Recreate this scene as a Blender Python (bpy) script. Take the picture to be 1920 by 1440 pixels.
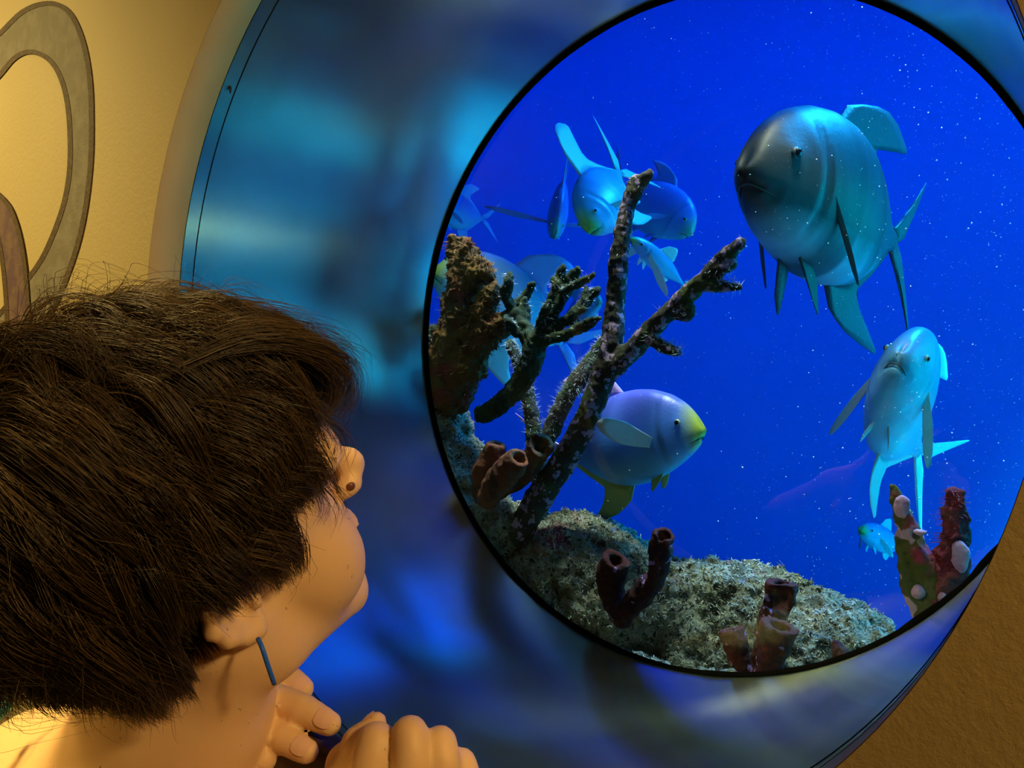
import bpy, math, random
import numpy as np
from mathutils import Vector, Matrix

for o in list(bpy.data.objects):
    bpy.data.objects.remove(o)
SC = bpy.context.scene
COL = SC.collection
random.seed(7)
RNG = np.random.default_rng(11)

# ------------------------------------------------------------------ camera, world, lights, exposure
F_PX = 1450.0                       # focal length in pixels of the 1920 wide frame
R0 = 0.60                           # radius of the round porthole
WC = np.array([0.0, 0.0, 1.20])     # centre of the porthole on the room side of the wall (y = 0)
YAW, CX, CY, CZ = 0.658, -0.189, -0.152, 1.46
n_c = np.array([math.sin(YAW), 0, math.cos(YAW)])
e_c = np.array([math.cos(YAW), 0, -math.sin(YAW)])
cvec = np.array([CX, CY, CZ])
CAM = WC + R0 * np.array([-(cvec @ e_c), -(cvec @ n_c), CY])
FWD = np.array([-math.sin(YAW), math.cos(YAW), 0.0])
RGT = np.array([math.cos(YAW), math.sin(YAW), 0.0])
UPV = np.array([0, 0, 1.0])
Y_METAL = 0.089 * R0                # plaster reveal ends, steel sleeve begins
Y_GLASS = 1.077 * R0                # plane of the glass

cam_d = bpy.data.cameras.new('camera')
cam = bpy.data.objects.new('camera', cam_d)
COL.objects.link(cam)
cam.location = Vector(CAM)
cam.rotation_euler = (math.pi / 2, 0, YAW)
cam_d.sensor_width = 36.0
cam_d.lens = 36.0 * F_PX / 1920.0
cam_d.clip_start = 0.02
SC.camera = cam

world = bpy.data.worlds.new('world')
SC.world = world
world.use_nodes = True
bgn = world.node_tree.nodes['Background']
bgn.inputs[0].default_value = (1.0, 0.62, 0.30, 1)
bgn.inputs[1].default_value = 0.02

SC.view_settings.view_transform = 'Standard'
SC.view_settings.look = 'None'
SC.view_settings.gamma = 1.0
SC.view_settings.use_curve_mapping = False
SC.view_settings.exposure = 0.0


def area(name, loc, target, size, power, color, spread=math.pi, sizey=None):
    d = bpy.data.lights.new(name, 'AREA')
    d.energy = power
    d.color = color
    d.size = size
    if sizey:
        d.shape = 'RECTANGLE'
        d.size_y = sizey
    d.spread = spread
    o = bpy.data.objects.new(name, d)
    COL.objects.link(o)
    o.location = loc
    o.rotation_euler = (Vector(target) - Vector(loc)).to_track_quat('-Z', 'Y').to_euler()
    return o


def spot(name, loc, target, power, color, angle, blend=0.5, radius=0.05):
    d = bpy.data.lights.new(name, 'SPOT')
    d.energy = power
    d.color = color
    d.spot_size = angle
    d.spot_blend = blend
    d.shadow_soft_size = radius
    o = bpy.data.objects.new(name, d)
    COL.objects.link(o)
    o.location = loc
    o.rotation_euler = (Vector(target) - Vector(loc)).to_track_quat('-Z', 'Y').to_euler()
    return o


# room: warm ceiling lamp over the visitors, one to the left, a small low one at the right
spot('ceiling_lamp', (-0.12, -0.85, 2.9), (0.05, -0.50, 0.93), 330, (1.0, 0.70, 0.22), math.radians(19), 0.6, 0.25)
spot('shoulder_fill', (-0.95, -1.3, 2.95), (-0.02, -0.56, 0.85), 330, (1.0, 0.66, 0.17), math.radians(17), 0.7, 0.35)  # added fill from above left, softens the head's shadow on the shoulder
spot('nape_fill', (-1.05, -2.2, 1.55), (-0.04, -0.52, 0.82), 120, (1.0, 0.62, 0.14), math.radians(18), 0.8, 0.15)  # added unseen fill spot, brightens the nape shadowed by the hair
spot('left_lamp', (-2.3, -1.8, 2.5), (-1.40, 0.0, 1.30), 285, (1.0, 0.77, 0.28), math.radians(52), 0.9, 0.15)
area('right_lamp', (2.3, -0.50, 2.15), (-0.5, 0.0, 1.1), 0.22, 33, (1.0, 0.66, 0.24))
# tank: cyan key lamps above and behind the fish, blue washes on the walls, a whiter reef lamp near the glass
area('tank_lamp_key', (1.3, 3.0, 4.1), (0.7, 1.2, 1.2), 0.6, 80, (0.04, 0.62, 1.0), spread=math.radians(70))
area('tank_lamp_blue_right', (1.4, 3.4, 4.0), (0.5, 5.2, 2.2), 1.0, 16, (0.0, 0.60, 1.0), spread=math.radians(100))
area('tank_lamp_blue_left', (-2.8, 2.6, 4.0), (-2.8, 4.6, 1.4), 1.2, 6, (0.0, 0.0, 1.0), spread=math.radians(120))
area('tank_fill_floor', (1.6, 2.8, 3.9), (1.7, 2.4, -1.3), 0.6, 420, (0.05, 0.80, 0.40), spread=math.radians(55))  # added fill, makes the tank floor reflect teal in the sleeve
area('tank_fill_cyan_side', (1.6, 1.7, 2.8), (2.5, 3.6, 0.7), 0.6, 620, (0.0, 0.90, 0.42), spread=math.radians(80))  # added unseen wash on the side wall, tints the sleeve's reflection
area('tank_fill_cover', (-0.5, 3.1, 3.75), (-0.5, 3.1, 4.4), 1.6, 145, (0.0, 0.36, 1.0), spread=math.radians(120))  # added uplight, brightens the cover that the lower sleeve mirrors
for k, (lx, pw) in enumerate(((-0.58, 200), (-0.18, 165), (0.28, 150))):
    spot('reef_lamp', (lx, 0.84, 2.30), (lx - 0.02, 0.90, 0.70), pw, (1.0, 0.86, 0.54), math.radians(34), 0.8, 0.08)


# ------------------------------------------------------------------ helpers
def cam2w(x, y, z):
    """camera frame (x right, y away, z up) to world"""
    p = np.atleast_2d(np.array([x, y, z], float).T)
    return CAM + p[:, :1] * RGT + p[:, 1:2] * FWD + p[:, 2:] * UPV


def PF(px, py, d):
    """a point of the camera frame seen at pixel (px, py) at distance d along the view axis"""
    return np.array([(px - 960) / F_PX * d, d, -(py - 720) / F_PX * d])


def PW(px, py, d):
    return cam2w(*PF(px, py, d))[0]


def PY(px, py, Y):
    """the world point seen at (px, py) on the plane y = Y"""
    r = FWD + (px - 960) / F_PX * RGT - (py - 720) / F_PX * UPV
    return CAM + r * ((Y - CAM[1]) / r[1])


def tag(o, label=None, cat=None, group=None, kind=None):
    if label: o['label'] = label
    if cat: o['category'] = cat
    if group: o['group'] = group
    if kind: o['kind'] = kind
    return o


def mesh_obj(name, verts, faces, mat=None, parent=None, smooth=True, loc=None):
    me = bpy.data.meshes.new(name)
    verts = np.asarray(verts, np.float32)
    if isinstance(faces, np.ndarray):
        n = len(faces); k = faces.shape[1]
        me.vertices.add(len(verts)); me.vertices.foreach_set('co', verts.ravel())
        me.loops.add(n * k); me.loops.foreach_set('vertex_index', faces.astype(np.int32).ravel())
        me.polygons.add(n)
        me.polygons.foreach_set('loop_start', np.arange(0, n * k, k, dtype=np.int32))
        me.polygons.foreach_set('loop_total', np.full(n, k, np.int32))
        me.update(calc_edges=True)
    else:
        me.from_pydata([tuple(map(float, v)) for v in verts], [], faces)
    if smooth:
        me.polygons.foreach_set('use_smooth', np.ones(len(me.polygons), bool))
    if mat: me.materials.append(mat)
    o = bpy.data.objects.new(name, me)
    COL.objects.link(o)
    if parent is not None:
        o.parent = parent
        o.matrix_parent_inverse = Matrix.Translation(-parent.location)
    me.update()
    return o


def empty(name, loc, label, cat, group=None):
    o = bpy.data.objects.new(name, None)
    COL.objects.link(o)
    o.location = Vector(loc)
    o.empty_display_size = 0.05
    return tag(o, label, cat, group)


def merge(parts):
    V, Fc, k = [], [], 0
    for v, f in parts:
        V.append(np.asarray(v, float)); Fc += [tuple(int(i) + k for i in q) for q in f]; k += len(v)
    return np.vstack(V), Fc


def tube(pts, rad, n=10, caps=True):
    """tube through pts with radii rad (scalar or list)"""
    pts = np.asarray(pts, float)
    m = len(pts)
    rad = np.full(m, rad, float) if np.isscalar(rad) else np.asarray(rad, float)
    tg = np.gradient(pts, axis=0)
    tg /= np.linalg.norm(tg, axis=1)[:, None] + 1e-12
    a = np.array([0, 0, 1.0]) if abs(tg[0][2]) < 0.9 else np.array([1.0, 0, 0])
    u = np.cross(tg[0], a); u /= np.linalg.norm(u)
    V = []
    for i in range(m):
        u = u - tg[i] * (u @ tg[i]); u /= np.linalg.norm(u)
        w = np.cross(tg[i], u)
        for k in range(n):
            t = 2 * math.pi * k / n
            V.append(pts[i] + rad[i] * (math.cos(t) * u + math.sin(t) * w))
    Fc = []
    for i in range(m - 1):
        for k in range(n):
            Fc.append((i * n + k, i * n + (k + 1) % n, (i + 1) * n + (k + 1) % n, (i + 1) * n + k))
    if caps:
        Fc.append(tuple(range(n - 1, -1, -1)))
        Fc.append(tuple((m - 1) * n + k for k in range(n)))
    return np.array(V), Fc


def catmull(pts, n):
    P = np.asarray(pts, float)
    P = np.vstack([2 * P[0] - P[1], P, 2 * P[-1] - P[-2]])
    out = []
    segs = len(P) - 3
    for t in np.linspace(0, segs - 1e-9, n):
        i = int(t); u = t - i
        a, b, c, d = P[i:i + 4]
        out.append(0.5 * ((2 * b) + (-a + c) * u + (2 * a - 5 * b + 4 * c - d) * u * u + (-a + 3 * b - 3 * c + d) * u ** 3))
    return np.array(out)


# ---- value noise on points
_NT = RNG.random((32, 32, 32)).astype(np.float32)


def vnoise(p):
    p = np.asarray(p, np.float32)
    i = np.floor(p).astype(np.int32); f = p - i
    f = f * f * (3 - 2 * f)
    i &= 31; j = (i + 1) & 31
    x0, y0, z0 = i[..., 0], i[..., 1], i[..., 2]; x1, y1, z1 = j[..., 0], j[..., 1], j[..., 2]
    fx, fy, fz = f[..., 0], f[..., 1], f[..., 2]
    c00 = _NT[x0, y0, z0] * (1 - fx) + _NT[x1, y0, z0] * fx
    c10 = _NT[x0, y1, z0] * (1 - fx) + _NT[x1, y1, z0] * fx
    c01 = _NT[x0, y0, z1] * (1 - fx) + _NT[x1, y0, z1] * fx
    c11 = _NT[x0, y1, z1] * (1 - fx) + _NT[x1, y1, z1] * fx
    return (c00 * (1 - fy) + c10 * fy) * (1 - fz) + (c01 * (1 - fy) + c11 * fy) * fz * 1.0


def fbm(p, octv=4):
    s = 0; a = 0.5; tot = 0
    for k in range(octv):
        s = s + a * vnoise(p * (2 ** k) + 7.3 * k); tot += a; a *= 0.55
    return s / tot - 0.5


# ---- signed distance field with smooth unions, polygonised by surface nets
class Field:
    def __init__(self, lo, hi, h):
        self.h = h; self.lo = np.array(lo, float)
        n = np.ceil((np.array(hi, float) - self.lo) / h).astype(int) + 1
        self.n = n
        self.ax = [self.lo[i] + h * np.arange(n[i]) for i in range(3)]
        self.v = np.full(n, 0.2, np.float32)

    def _sub(self, lo, hi):
        a = np.clip(np.floor((np.array(lo) - self.lo) / self.h).astype(int), 0, self.n - 1)
        b = np.clip(np.ceil((np.array(hi) - self.lo) / self.h).astype(int) + 1, 1, self.n)
        if (b <= a).any(): return None, None
        sl = tuple(slice(a[i], b[i]) for i in range(3))
        g = np.stack(np.meshgrid(*[self.ax[i][sl[i]] for i in range(3)], indexing='ij'), -1).astype(np.float32)
        return sl, g

    def blend(self, sl, d, k, op):
        c = self.v[sl]
        if op == 'sub':
            hh = np.clip(0.5 - 0.5 * (c + d) / max(k, 1e-6), 0, 1)
            self.v[sl] = c * (1 - hh) - d * hh + k * hh * (1 - hh)
        else:
            hh = np.clip(0.5 + 0.5 * (c - d) / max(k, 1e-6), 0, 1)
            self.v[sl] = c * (1 - hh) + d * hh - k * hh * (1 - hh)

    def cap(self, a, b, ra, rb=None, k=0.01, op='add'):
        rb = ra if rb is None else rb
        a = np.asarray(a, float); b = np.asarray(b, float)
        m = max(ra, rb) + k + 2 * self.h + 0.01
        sl, g = self._sub(np.minimum(a, b) - m, np.maximum(a, b) + m)
        if sl is None: return
        ab = b - a
        t = np.clip(((g - a) @ ab) / (ab @ ab + 1e-12), 0, 1)
        d = np.linalg.norm(g - a - t[..., None] * ab, axis=-1) - (ra + (rb - ra) * t)
        self.blend(sl, d.astype(np.float32), k, op)

    def chain(self, pts, rads, k=0.01, op='add'):
        for i in range(len(pts) - 1):
            self.cap(pts[i], pts[i + 1], rads[i], rads[i + 1], k, op)

    def ell(self, c, r, R=None, k=0.01, op='add'):
        c = np.asarray(c, float); r = np.asarray(r, float)
        m = r.max() + k + 2 * self.h + 0.01
        sl, g = self._sub(c - m, c + m)
        if sl is None: return
        q = g - c
        if R is not None: q = q @ np.asarray(R, float)
        k0 = np.linalg.norm(q / r, axis=-1); k1 = np.linalg.norm(q / (r * r), axis=-1) + 1e-9
        d = np.where(k0 < 1e-3, -r.min(), k0 * (k0 - 1) / k1)
        self.blend(sl, d.astype(np.float32), k, op)

    def noise(self, fn):
        """adds fn(points) near the surface"""
        idx = np.where(np.abs(self.v) < 0.045)
        p = np.stack([self.ax[i][idx[i]] for i in range(3)], -1)
        self.v[idx] += fn(p).astype(np.float32)

    def mesh(self):
        v = self.v.copy()
        v[0] = v[-1] = 1; v[:, 0] = v[:, -1] = 1; v[:, :, 0] = v[:, :, -1] = 1
        s = v < 0
        nx, ny, nz = v.shape
        cnt = np.zeros((nx - 1, ny - 1, nz - 1), np.int8)
        for dx in (0, 1):
            for dy in (0, 1):
                for dz in (0, 1):
                    cnt += s[dx:nx - 1 + dx, dy:ny - 1 + dy, dz:nz - 1 + dz]
        act = (cnt > 0) & (cnt < 8)
        ci = np.stack(np.where(act), -1)
        idm = np.full(act.shape, -1, np.int32); idm[act] = np.arange(len(ci))
        acc = np.zeros((len(ci), 3)); num = np.zeros(len(ci))
        corners = [(0, 0, 0), (1, 0, 0), (0, 1, 0), (1, 1, 0), (0, 0, 1), (1, 0, 1), (0, 1, 1), (1, 1, 1)]
        cv = {c: v[ci[:, 0] + c[0], ci[:, 1] + c[1], ci[:, 2] + c[2]] for c in corners}
        for c in corners:
            for a in range(3):
                if c[a] == 0:
                    c2 = list(c); c2[a] = 1; c2 = tuple(c2)
                    va, vb = cv[c], cv[c2]
                    m = (va < 0) != (vb < 0)
                    t = va[m] / (va[m] - vb[m])
                    p = np.tile(np.array(c, float), (m.sum(), 1)); p[:, a] += t
                    acc[m] += p; num[m] += 1
        V = self.lo + self.h * (ci + acc / num[:, None])
        Q = []
        for a in range(3):
            b, c = (a + 1) % 3, (a + 2) % 3
            sl0 = [slice(None)] * 3; sl1 = [slice(None)] * 3
            sl0[a] = slice(0, -1); sl1[a] = slice(1, None)
            s0 = s[tuple(sl0)]; s1 = s[tuple(sl1)]
            e = np.stack(np.where(s0 != s1), -1)
            e = e[(e[:, b] > 0) & (e[:, c] > 0) & (e[:, b] < v.shape[b] - 1) & (e[:, c] < v.shape[c] - 1)]
            ub = np.zeros(3, int); ub[b] = 1; uc = np.zeros(3, int); uc[c] = 1
            g = lambda k: idm[k[:, 0], k[:, 1], k[:, 2]]
            q = np.stack([g(e - ub - uc), g(e - uc), g(e), g(e - ub)], -1)
            fl = s[e[:, 0], e[:, 1], e[:, 2]]
            q[~fl] = q[~fl][:, ::-1]
            Q.append(q)
        Q = np.vstack(Q)
        Q = Q[(Q >= 0).all(1)]
        return V, Q


# ---- materials
def new_mat(name):
    m = bpy.data.materials.new(name); m.use_nodes = True
    nt = m.node_tree
    return m, nt, nt.nodes, nt.links, nt.nodes['Principled BSDF']


def principled(name, col, rough=0.6, metal=0.0, spec=0.5, bump=None, noise_col=None, sss=0.0, coat=0.0):
    """bump = (scale, strength, distance); noise_col = (scale, colour2, lo, hi)"""
    m, nt, N, L, b = new_mat(name)
    b.inputs['Base Color'].default_value = (*col, 1)
    b.inputs['Roughness'].default_value = rough
    b.inputs['Metallic'].default_value = metal
    b.inputs['Specular IOR Level'].default_value = spec
    if coat: b.inputs['Coat Weight'].default_value = coat
    if sss:
        b.inputs['Subsurface Weight'].default_value = sss
        b.inputs['Subsurface Radius'].default_value = (1.0, 0.35, 0.18)
        b.inputs['Subsurface Scale'].default_value = 0.008
    tc = N.new('ShaderNodeTexCoord')
    if bump:
        nz = N.new('ShaderNodeTexNoise'); nz.inputs['Scale'].default_value = bump[0]; nz.inputs['Detail'].default_value = 6
        bp = N.new('ShaderNodeBump'); bp.inputs['Strength'].default_value = bump[1]; bp.inputs['Distance'].default_value = bump[2]
        L.new(tc.outputs['Object'], nz.inputs['Vector']); L.new(nz.outputs['Fac'], bp.inputs['Height'])
        L.new(bp.outputs['Normal'], b.inputs['Normal'])
    if noise_col:
        nz = N.new('ShaderNodeTexNoise'); nz.inputs['Scale'].default_value = noise_col[0]; nz.inputs['Detail'].default_value = 5
        rp = N.new('ShaderNodeValToRGB')
        rp.color_ramp.elements[0].position = noise_col[2]; rp.color_ramp.elements[0].color = (*col, 1)
        rp.color_ramp.elements[1].position = noise_col[3]; rp.color_ramp.elements[1].color = (*noise_col[1], 1)
        L.new(tc.outputs['Object'], nz.inputs['Vector']); L.new(nz.outputs['Fac'], rp.inputs['Fac'])
        L.new(rp.outputs['Color'], b.inputs['Base Color'])
    return m


def layered(name, base, layers, rough=0.8, bump=(60, 0.6, 0.004), spec=0.25):
    """base colour plus patches; layers = list of (kind, scale, colour, lo, hi), kind 'noise' or 'spots'"""
    m, nt, N, L, b = new_mat(name)
    b.inputs['Roughness'].default_value = rough
    b.inputs['Specular IOR Level'].default_value = spec
    tc = N.new('ShaderNodeTexCoord')
    prev = None
    for i, (kind, sc, col, lo, hi) in enumerate(layers):
        if kind == 'noise':
            t = N.new('ShaderNodeTexNoise'); t.inputs['Scale'].default_value = sc; t.inputs['Detail'].default_value = 5
            mp = N.new('ShaderNodeMapping'); mp.inputs['Location'].default_value = (i * 3.1, i * 1.7, i * 2.3)
            L.new(tc.outputs['Object'], mp.inputs['Vector']); L.new(mp.outputs['Vector'], t.inputs['Vector'])
            out = t.outputs['Fac']
        else:
            t = N.new('ShaderNodeTexVoronoi'); t.inputs['Scale'].default_value = sc
            wz = N.new('ShaderNodeTexNoise'); wz.inputs['Scale'].default_value = sc * 1.3
            mx = N.new('ShaderNodeMix'); mx.data_type = 'VECTOR'; mx.inputs[0].default_value = 0.12 / max(1, sc * 0.06)
            L.new(tc.outputs['Object'], wz.inputs['Vector'])
            L.new(tc.outputs['Object'], mx.inputs[4]); L.new(wz.outputs['Color'], mx.inputs[5])
            L.new(mx.outputs[1], t.inputs['Vector'])
            out = t.outputs['Distance']
        mr = N.new('ShaderNodeMapRange'); mr.inputs[1].default_value = lo; mr.inputs[2].default_value = hi
        L.new(out, mr.inputs[0])
        mix = N.new('ShaderNodeMix'); mix.data_type = 'RGBA'
        L.new(mr.outputs[0], mix.inputs[0])
        if prev is None: mix.inputs[6].default_value = (*base, 1)
        else: L.new(prev, mix.inputs[6])
        mix.inputs[7].default_value = (*col, 1)
        prev = mix.outputs[2]
    L.new(prev, b.inputs['Base Color'])
    nz = N.new('ShaderNodeTexNoise'); nz.inputs['Scale'].default_value = bump[0]; nz.inputs['Detail'].default_value = 8
    nz.inputs['Roughness'].default_value = 0.7
    bp = N.new('ShaderNodeBump'); bp.inputs['Strength'].default_value = bump[1]; bp.inputs['Distance'].default_value = bump[2]
    L.new(tc.outputs['Object'], nz.inputs['Vector']); L.new(nz.outputs['Fac'], bp.inputs['Height'])
    L.new(bp.outputs['Normal'], b.inputs['Normal'])
    return m


M = {}
M['plaster'] = layered('yellow_plaster', (0.62, 0.47, 0.20), [('noise', 3, (0.58, 0.43, 0.17), 0.4, 0.7), ('spots', 40, (0.30, 0.21, 0.08), 0.035, 0.02)],
                       rough=0.55, bump=(90, 0.35, 0.004), spec=0.35)
M['reveal'] = layered('reveal_paint', (0.74, 0.46, 0.14), [('noise', 6, (0.66, 0.40, 0.12), 0.4, 0.7)], rough=0.6, bump=(40, 0.1, 0.002))
M['caulk'] = principled('black_caulk', (0.004, 0.005, 0.007), 0.85, spec=0.08, bump=(120, 0.5, 0.002))
M['tank_wall'] = principled('tank_wall_blue', (0.03, 0.22, 0.62), 0.9, spec=0.1, noise_col=(0.8, (0.025, 0.20, 0.60), 0.3, 0.7))
M['tank_side'] = principled('tank_side_teal', (0.04, 0.50, 0.62), 0.9, spec=0.1, noise_col=(0.9, (0.02, 0.26, 0.42), 0.4, 0.6))
M['tank_floor'] = principled('tank_floor_sand', (0.62, 0.62, 0.52), 0.95, spec=0.1, noise_col=(1.1, (0.06, 0.07, 0.07), 0.48, 0.62))
M['floor'] = principled('floor_carpet', (0.06, 0.045, 0.03), 0.95, bump=(200, 0.5, 0.004))
M['ledge'] = principled('ledge_concrete', (0.25, 0.26, 0.22), 0.9, bump=(30, 0.5, 0.01))


def metal_mat():
    m, nt, N, L, b = new_mat('brushed_steel')
    b.inputs['Metallic'].default_value = 1.0
    b.inputs['Anisotropic'].default_value = 0.9
    b.inputs['Anisotropic Rotation'].default_value = 0.0
    tg = N.new('ShaderNodeTangent'); tg.direction_type = 'RADIAL'; tg.axis = 'Y'
    rot = N.new('ShaderNodeVectorMath'); rot.operation = 'CROSS_PRODUCT'
    geo = N.new('ShaderNodeNewGeometry')
    L.new(tg.outputs[0], rot.inputs[0]); L.new(geo.outputs['Normal'], rot.inputs[1])
    L.new(rot.outputs[0], b.inputs['Tangent'])
    tc = N.new('ShaderNodeTexCoord')
    nz = N.new('ShaderNodeTexNoise'); nz.inputs['Scale'].default_value = 5; nz.inputs['Detail'].default_value = 6
    L.new(tc.outputs['Object'], nz.inputs['Vector'])
    mr = N.new('ShaderNodeMapRange'); mr.inputs[3].default_value = 0.17; mr.inputs[4].default_value = 0.27
    L.new(nz.outputs['Fac'], mr.inputs[0]); L.new(mr.outputs[0], b.inputs['Roughness'])
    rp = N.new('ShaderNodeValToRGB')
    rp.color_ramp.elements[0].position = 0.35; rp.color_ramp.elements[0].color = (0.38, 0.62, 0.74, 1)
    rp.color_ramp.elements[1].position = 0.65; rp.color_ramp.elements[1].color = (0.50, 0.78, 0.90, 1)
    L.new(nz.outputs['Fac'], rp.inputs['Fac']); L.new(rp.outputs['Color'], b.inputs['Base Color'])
    return m


M['steel'] = metal_mat()


def glass_mat():
    m, nt, N, L, b = new_mat('pane_glass')
    N.remove(b)
    out = N['Material Output']
    tr = N.new('ShaderNodeBsdfTransparent'); gl = N.new('ShaderNodeBsdfGlossy'); gl.inputs['Roughness'].default_value = 0.0
    fr = N.new('ShaderNodeFresnel'); fr.inputs['IOR'].default_value = 1.33
    mx = N.new('ShaderNodeMixShader')
    L.new(fr.outputs[0], mx.inputs[0]); L.new(tr.outputs[0], mx.inputs[1]); L.new(gl.outputs[0], mx.inputs[2])
    L.new(mx.outputs[0], out.inputs['Surface'])
    return m


M['glass'] = glass_mat()


def water_mat():
    m, nt, N, L, b = new_mat('tank_water')
    N.remove(b)
    ab = N.new('ShaderNodeVolumeAbsorption')
    ab.inputs['Color'].default_value = (0.0, 0.62, 0.93, 1)
    ab.inputs['Density'].default_value = 0.42
    L.new(ab.outputs[0], N['Material Output'].inputs['Volume'])
    return m


M['water'] = water_mat()


# ------------------------------------------------------------------ the setting
def ring_verts(r, y, n):
    return [(r * math.sin(2 * math.pi * k / n), y, WC[2] + r * math.cos(2 * math.pi * k / n)) for k in range(n)]


NR = 192
# wall: front face with round hole, plaster reveal, back face (one solid)
def square_pt(k, n, y, x0, x1, z0, z1):
    a = 2 * math.pi * k / n
    dx, dz = math.sin(a), math.cos(a)
    t = 1e9
    if dx > 1e-9: t = min(t, x1 / dx)
    if dx < -1e-9: t = min(t, x0 / dx)
    if dz > 1e-9: t = min(t, (z1 - WC[2]) / dz)
    if dz < -1e-9: t = min(t, (z0 - WC[2]) / dz)
    return (dx * t, y, WC[2] + dz * t)


X0, X1, Z0, Z1 = -3.6, 3.6, 0.0, 3.0
V = ring_verts(R0, 0, NR) + [square_pt(k, NR, 0, X0, X1, Z0, Z1) for k in range(NR)]
V += ring_verts(R0 + .012, Y_GLASS, NR) + [square_pt(k, NR, Y_GLASS, X0, X1, Z0, Z1) for k in range(NR)]
Fc = []
for k in range(NR):
    j = (k + 1) % NR
    Fc.append((k, j, NR + j, NR + k))
    Fc.append((2 * NR + k, 3 * NR + k, 3 * NR + j, 2 * NR + j))
    Fc.append((NR + k, NR + j, 3 * NR + j, 3 * NR + k))
o = mesh_obj('wall_front', V, Fc, M['plaster'], smooth=False)
tag(o, kind='structure')
# extra wall in the corners so that the square outline is closed
# plaster reveal of the porthole
V, Fc = [], []
prof = [(R0 - 0.0005, 0.0), (R0 - 0.0005, Y_METAL), (R0 + 0.02, Y_METAL), (R0 + 0.02, 0.004)]
for r, y in prof: V += ring_verts(r, y, NR)
for i in range(3):
    for k in range(NR):
        j = (k + 1) % NR
        Fc.append((i * NR + k, (i + 1) * NR + k, (i + 1) * NR + j, i * NR + j))
o = mesh_obj('trim_1', V, Fc, M['reveal'])
tag(o, kind='structure')
# porthole: steel sleeve, gasket, seam, pane
port = empty('porthole_window', WC, 'big round porthole window into the aquarium, lined with reflective blue-lit steel', 'window')
def sleeve(name, prof, mat, parent, closed=True):
    V, Fc = [], []
    for r, y in prof: V += ring_verts(r, y, NR)
    m = len(prof)
    for i in range(m if closed else m - 1):
        i2 = (i + 1) % m
        for k in range(NR):
            j = (k + 1) % NR
            Fc.append((i * NR + k, i * NR + j, i2 * NR + j, i2 * NR + k))
    return mesh_obj(name, V, Fc, mat, parent)
o = sleeve('steel_sleeve', [(R0 - 0.001, Y_METAL + .001), (R0 - 0.001, Y_GLASS)], M['steel'], port, False)
o = sleeve('sleeve_seam', [(R0 - 0.001, Y_METAL + .022), (R0 - 0.0018, Y_METAL + .0225), (R0 - 0.0018, Y_METAL + .0235), (R0 - 0.001, Y_METAL + .024)], M['caulk'], port)
rg = []
for i in range(10):
    t = 2 * math.pi * i / 10
    rg.append((R0 - 0.004 + 0.0052 * math.cos(t), Y_GLASS - 0.006 + 0.005 * math.sin(t)))
gk = sleeve('gasket', rg, M['caulk'], port)
# slightly uneven bead
me = gk.data
co = np.empty(len(me.vertices) * 3); me.vertices.foreach_get('co', co); co = co.reshape(-1, 3)
dr = fbm(co * 22, 4)[:, None] * 0.006
rad = co - WC; rad[:, 1] = 0; rad /= np.linalg.norm(rad, axis=1)[:, None]
low = np.clip(rad[:, 0:1] * 0.7 - rad[:, 2:3], 0, 1)
co += rad * dr * (0.25 + 1.2 * low); co[:, 1:2] += dr * low * 1.5
me.vertices.foreach_set('co', co.ravel()); me.update()
V = ring_verts(R0 - 0.001, Y_GLASS, NR) + ring_verts(R0 - 0.001, Y_GLASS + 0.0, NR)
V = ring_verts(R0 - 0.001, Y_GLASS, NR)
o = mesh_obj('pane', V, [tuple(range(NR))], M['glass'], port, smooth=False)
M['smudge'] = principled('dark_smudge', (0.01, 0.012, 0.015), 0.7)
r_ = FWD + (432 - 960) / F_PX * RGT - (165 - 720) / F_PX * UPV
ox, oz = CAM[0], CAM[2] - WC[2]
qa, qb, qc = r_[0] ** 2 + r_[2] ** 2, 2 * (ox * r_[0] + oz * r_[2]), ox * ox + oz * oz - (R0 - .002) ** 2
sp0 = CAM + r_ * (-qb + math.sqrt(qb * qb - 4 * qa * qc)) / 2 / qa
v_, f_ = tube([sp0 + np.array([0, 0, .006]), sp0, sp0 - np.array([.0005, 0, .009])], [.0008, .0026, .0006], 8)
mesh_obj('caulk_drip', v_, f_, M['smudge'], port)
# room floor
def box(name, lo, hi, mat, kind='structure'):
    x0, y0, z0 = lo; x1, y1, z1 = hi
    V = [(x0, y0, z0), (x1, y0, z0), (x1, y1, z0), (x0, y1, z0), (x0, y0, z1), (x1, y0, z1), (x1, y1, z1), (x0, y1, z1)]
    Fc = [(0, 3, 2, 1), (4, 5, 6, 7), (0, 1, 5, 4), (1, 2, 6, 5), (2, 3, 7, 6), (3, 0, 4, 7)]
    o = mesh_obj(name, V, Fc, mat, smooth=False)
    tag(o, kind=kind)
    return o
box('floor', (-3.6, -4.0, -0.1), (3.6, 0.02, 0.0), M['floor'])
M['room_wall'] = principled('room_wall_paint', (0.30, 0.20, 0.09), 0.8)
box('wall_back', (-3.6, -4.1, 0.0), (3.6, -4.0, 3.0), M['room_wall'])
box('wall_left', (-3.7, -4.1, 0.0), (-3.6, 0.0, 3.0), M['room_wall'])
box('wall_right', (3.6, -4.1, 0.0), (3.7, 0.0, 3.0), M['room_wall'])
box('ceiling', (-3.7, -4.1, 3.0), (3.7, 0.0, 3.1), M['room_wall'])
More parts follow.
